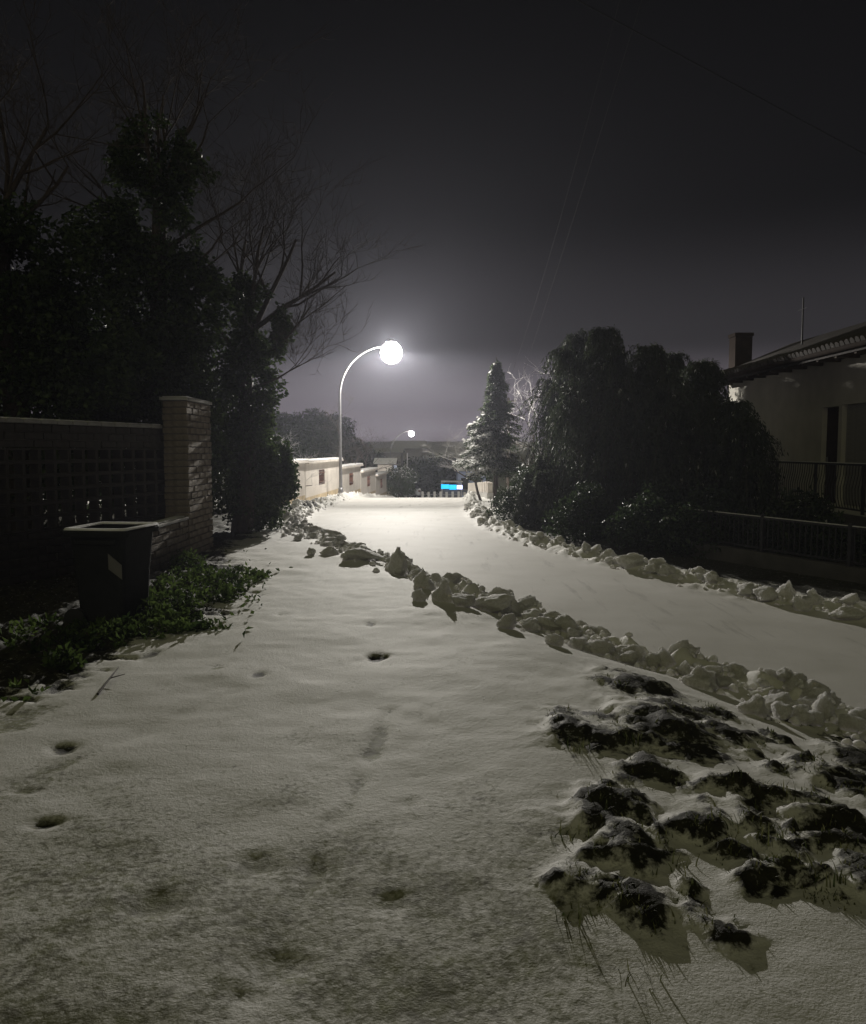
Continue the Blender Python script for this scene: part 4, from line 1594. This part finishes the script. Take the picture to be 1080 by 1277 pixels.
chunk(958, 742, 40, 22, 'wide snow lump on the right edge before the iron fence', None, 'snow chunks along the right road edge')
chunk(1015, 748, 26, 22, 'small peaked snow lump near the right photo edge', SPIKE[2], 'snow chunks along the right road edge')
chunk(1062, 766, 42, 20, 'rightmost snow lump on the far road edge', None, 'snow chunks along the right road edge')
chunk(1000, 752, 30, 20, 'low snow lump between the peaked ones at right', None, 'snow chunks along the right road edge')
chunk(935, 735, 34, 16, 'flat snow lump left of the wide one at right', None, 'snow chunks along the right road edge')
for px, py, wd, hh, lab in ((905, 850, 34, 22, 'icy slab edge at the road side of the grassy bank'), (945, 880, 44, 30, 'upright icy slab standing on the grassy bank edge'), (975, 885, 34, 34, 'second upright icy slab on the bank edge'),
                            (1030, 885, 34, 38, 'tall icy fin near the right end of the ridge'), (1062, 900, 34, 34, 'last icy fin of the ridge at the right photo edge'), (860, 838, 40, 24, 'crumbled snow lump where the ridge meets the bank'), (828, 825, 36, 24, 'snow lump between the bend and the bank')):
    chunk(px, py, wd, hh, lab, random.choice(SPIKE + SLAB))


def ridge_spot(side, y):
    if side < 0:
        off = abs(random.gauss(.32, .25 + .02 * max(0, y - 10)))
        return edge_l(y) - off / np.interp(y, [4, 8, 14, 30], [.62, .82, .92, 1])
    return edge_r(y) + abs(random.gauss(.26, .2)) / np.interp(y, [4, 8, 14, 30], [.62, .82, .92, 1])


# medium lumps, alike
for side, n, y0, y1, lab, grp in ((-1, 215, 5.0, 29, 'small rounded lump in the ploughed ridge along the left road edge', 'snow lumps in the left ridge'),
                                  (1, 75, 8, 30, 'small rounded lump in the ploughed ridge along the right road edge', 'snow lumps in the right ridge')):
    for _ in range(n):
        y = math.exp(random.uniform(math.log(y0), math.log(y1)))
        x = float(ridge_spot(side, y))
        s_ = random.uniform(.045, .13) * (1 + .02 * y)
        o = link('snow_lump', random.choice(CH))
        o.location = (x, y, gz(x, y) + s_ * .3)
        o.scale = (s_, s_ * random.uniform(.7, 1.1), s_ * random.uniform(.65, 1))
        o.rotation_euler = (random.uniform(-.4, .4), random.uniform(-.4, .4), random.uniform(0, 6.28))
        if side < 0:
            zone = 'beside the grassy bank' if y < 6.6 else 'before the grassy bank' if y < 8.5 else 'right of the peaked snow blocks' if y < 10.5 else 'around the pointed snow block' if y < 13.5 else 'left of the broad snow slab' if y < 19 else 'between the ivy bush and the street lamp'
        else:
            zone = 'in front of the iron fence' if y < 11.5 else 'below the dark bushes' if y < 16 else 'below the drooping cypresses' if y < 22 else 'below the spruce'
        tag(o, f'small snow lump on the {"left" if side < 0 else "right"} ridge {zone}', 'snow lump', f'snow lumps {zone}')
# crumbs of snow: uncountable
cr = chunk_mesh(99, 2, (1, .9, .8), 5)
cv = np.array([v.co[:] for v in cr.vertices])
cf = np.array([p.vertices[:] for p in cr.polygons])
VV, FF, nn = [], [], 0
xs, ys, ss = [], [], []
for side, n, y0, y1 in ((-1, 1300, 4.6, 36), (1, 520, 7.5, 40)):
    for _ in range(n):
        y = math.exp(random.uniform(math.log(y0), math.log(y1)))
        xs.append(float(ridge_spot(side, y)) + random.gauss(0, .1))
        ys.append(y)
        ss.append(random.uniform(.012, .045) * (1 + .03 * y))
for x, y, h, s_ in zip(xs, ys, ground(np.array(xs), np.array(ys))[0], ss):
    a = random.uniform(0, 6.28)
    rot = np.array([[math.cos(a), -math.sin(a), 0], [math.sin(a), math.cos(a), 0], [0, 0, 1]])
    VV.append((cv * np.array([s_, s_ * random.uniform(.6, 1), s_ * random.uniform(.6, 1)])) @ rot.T + np.array([x, y, h + s_ * .3]))
    FF.append(cf + nn)
    nn += len(cv)
o = link('snow_crumbs', np_mesh('snow_crumbs', np.concatenate(VV), None, np.concatenate(FF), smooth=True), 'dirty_snow')
tag(o, 'small crumbs of ploughed snow scattered along both road edges', 'snow', kind='stuff')


# ================================================================== GRASS ON THE BANK
def blades(n, cx, cy_, rad, h, wid=.006):
    V, F, T = [], [], []
    for _ in range(n):
        a, q = random.uniform(0, 6.28), rad * math.sqrt(random.random())
        x, y = cx + q * math.cos(a), cy_ + q * math.sin(a)
        V_ = []
        az = random.uniform(0, 6.28)
        lean = random.uniform(.1, .9)
        hh = h * random.uniform(.45, 1.2)
        sd = Vector((-math.sin(az), math.cos(az), 0)) * wid * random.uniform(.6, 1.3)
        base = Vector((x, y, 0))
        for u, wv in ((0, 1), (.4, .85), (.75, .5), (1, .06)):
            c = base + Vector((math.cos(az), math.sin(az), 0)) * hh * lean * u * u + Vector((0, 0, hh * u * (1 - .3 * lean * u) - .012))
            V_ += [c - sd * wv, c + sd * wv]
        V.append(V_)
        tv = random.random()
        T += [tv] * 8
    k = np.arange(len(V))[:, None] * 8
    F = np.concatenate([k + np.array([[0, 1, 3, 2]]), k + np.array([[2, 3, 5, 4]]), k + np.array([[4, 5, 7, 6]])], 0)
    return np.array([[tuple(p) for p in v] for v in V]).reshape(-1, 3), F, T


random.seed(31)
TUFTS = [(722, 935, 26, .10, 'grass tuft on the leftmost dark hummock of the bank'), (790, 925, 24, .10, 'grass tuft on the high dark hummock beside the leftmost one'), (728, 1045, 22, .09, 'grass tuft above the large shaded hollow low on the bank'),
         (855, 1085, 22, .10, 'two bent grass stems on the hummock in the middle of the bank'), (715, 1145, 24, .10, 'grass tuft on the lowest left hummock of the bank'), (905, 1030, 20, .10, 'sparse grass on the long shaded step of the bank'),
         (960, 1045, 22, .11, 'branched dry stems right of the long shaded step'), (1030, 1095, 24, .09, 'dry stems on the right hummock of the bank'), (795, 1222, 22, .09, 'grass tuft at the bottom edge of the bank'), (780, 855, 20, .06, 'short grass on the topmost dark hummock'),
         (700, 1050, 14, .09, 'thin lone grass blades left of the large shaded hollow'), (1000, 985, 18, .08, 'short dry grass beside the round melt hole')]
for px, py, n, h, lab in TUFTS:
    p = on_ground(px, py)
    V, F, T = blades(int(n * .6), 0, 0, .06, h * .72, .0032)
    o = link('grass_tuft', np_mesh('grass_tuft', V, F, tint=T), 'grass')
    o.location = p
    tag(o, lab, 'grass tuft', 'grass tufts on the bank')
VV, FF, TT, nn = [], [], [], 0
for cx, cy_, ex, ey, h in MS:
    for _ in range(int(8 + 90 * ex)):
        x = cx + random.gauss(0, ex * .55)
        y = cy_ - ey * .4 + random.gauss(0, max(ey, .07) * .55)
        V, F, T = blades(3, 0, 0, .02, random.uniform(.012, .04), .003)
        VV.append(V + np.array([x, y, gz(x, y)]))
        FF.append(F + nn)
        TT += T
        nn += len(V)
for _ in range(160):
    x, y = random.uniform(-2.2, 1.6), random.uniform(1.6, 5)
    V, F, T = blades(2, 0, 0, .015, random.uniform(.008, .02), .0025)
    VV.append(V + np.array([x, y, gz(x, y)]))
    FF.append(F + nn)
    TT += T
    nn += len(V)
o = link('grass', np_mesh('grass', np.concatenate(VV), np.concatenate(FF), tint=TT), 'grass')
tag(o, 'short grass poking through the snow on the bank and driveway', 'grass', kind='stuff')

# fallen stick on the snow by the weeds
a, b_ = on_ground(122, 868), on_ground(148, 836)
tb = Tubes()
tb.add([a + Vector((0, 0, .012)), (a + b_) / 2 + Vector((.01, 0, .03)), b_ + Vector((0, 0, .02))], [.008, .007, .004], 6)
tb.add([(a + b_) / 2 + Vector((.01, 0, .028)), (a + b_) / 2 + Vector((.10, .02, .05))], [.005, .002], 5)
tag(tb.build('fallen_stick', 'twig'), 'thin bare stick lying on the snow near the weeds', 'stick')
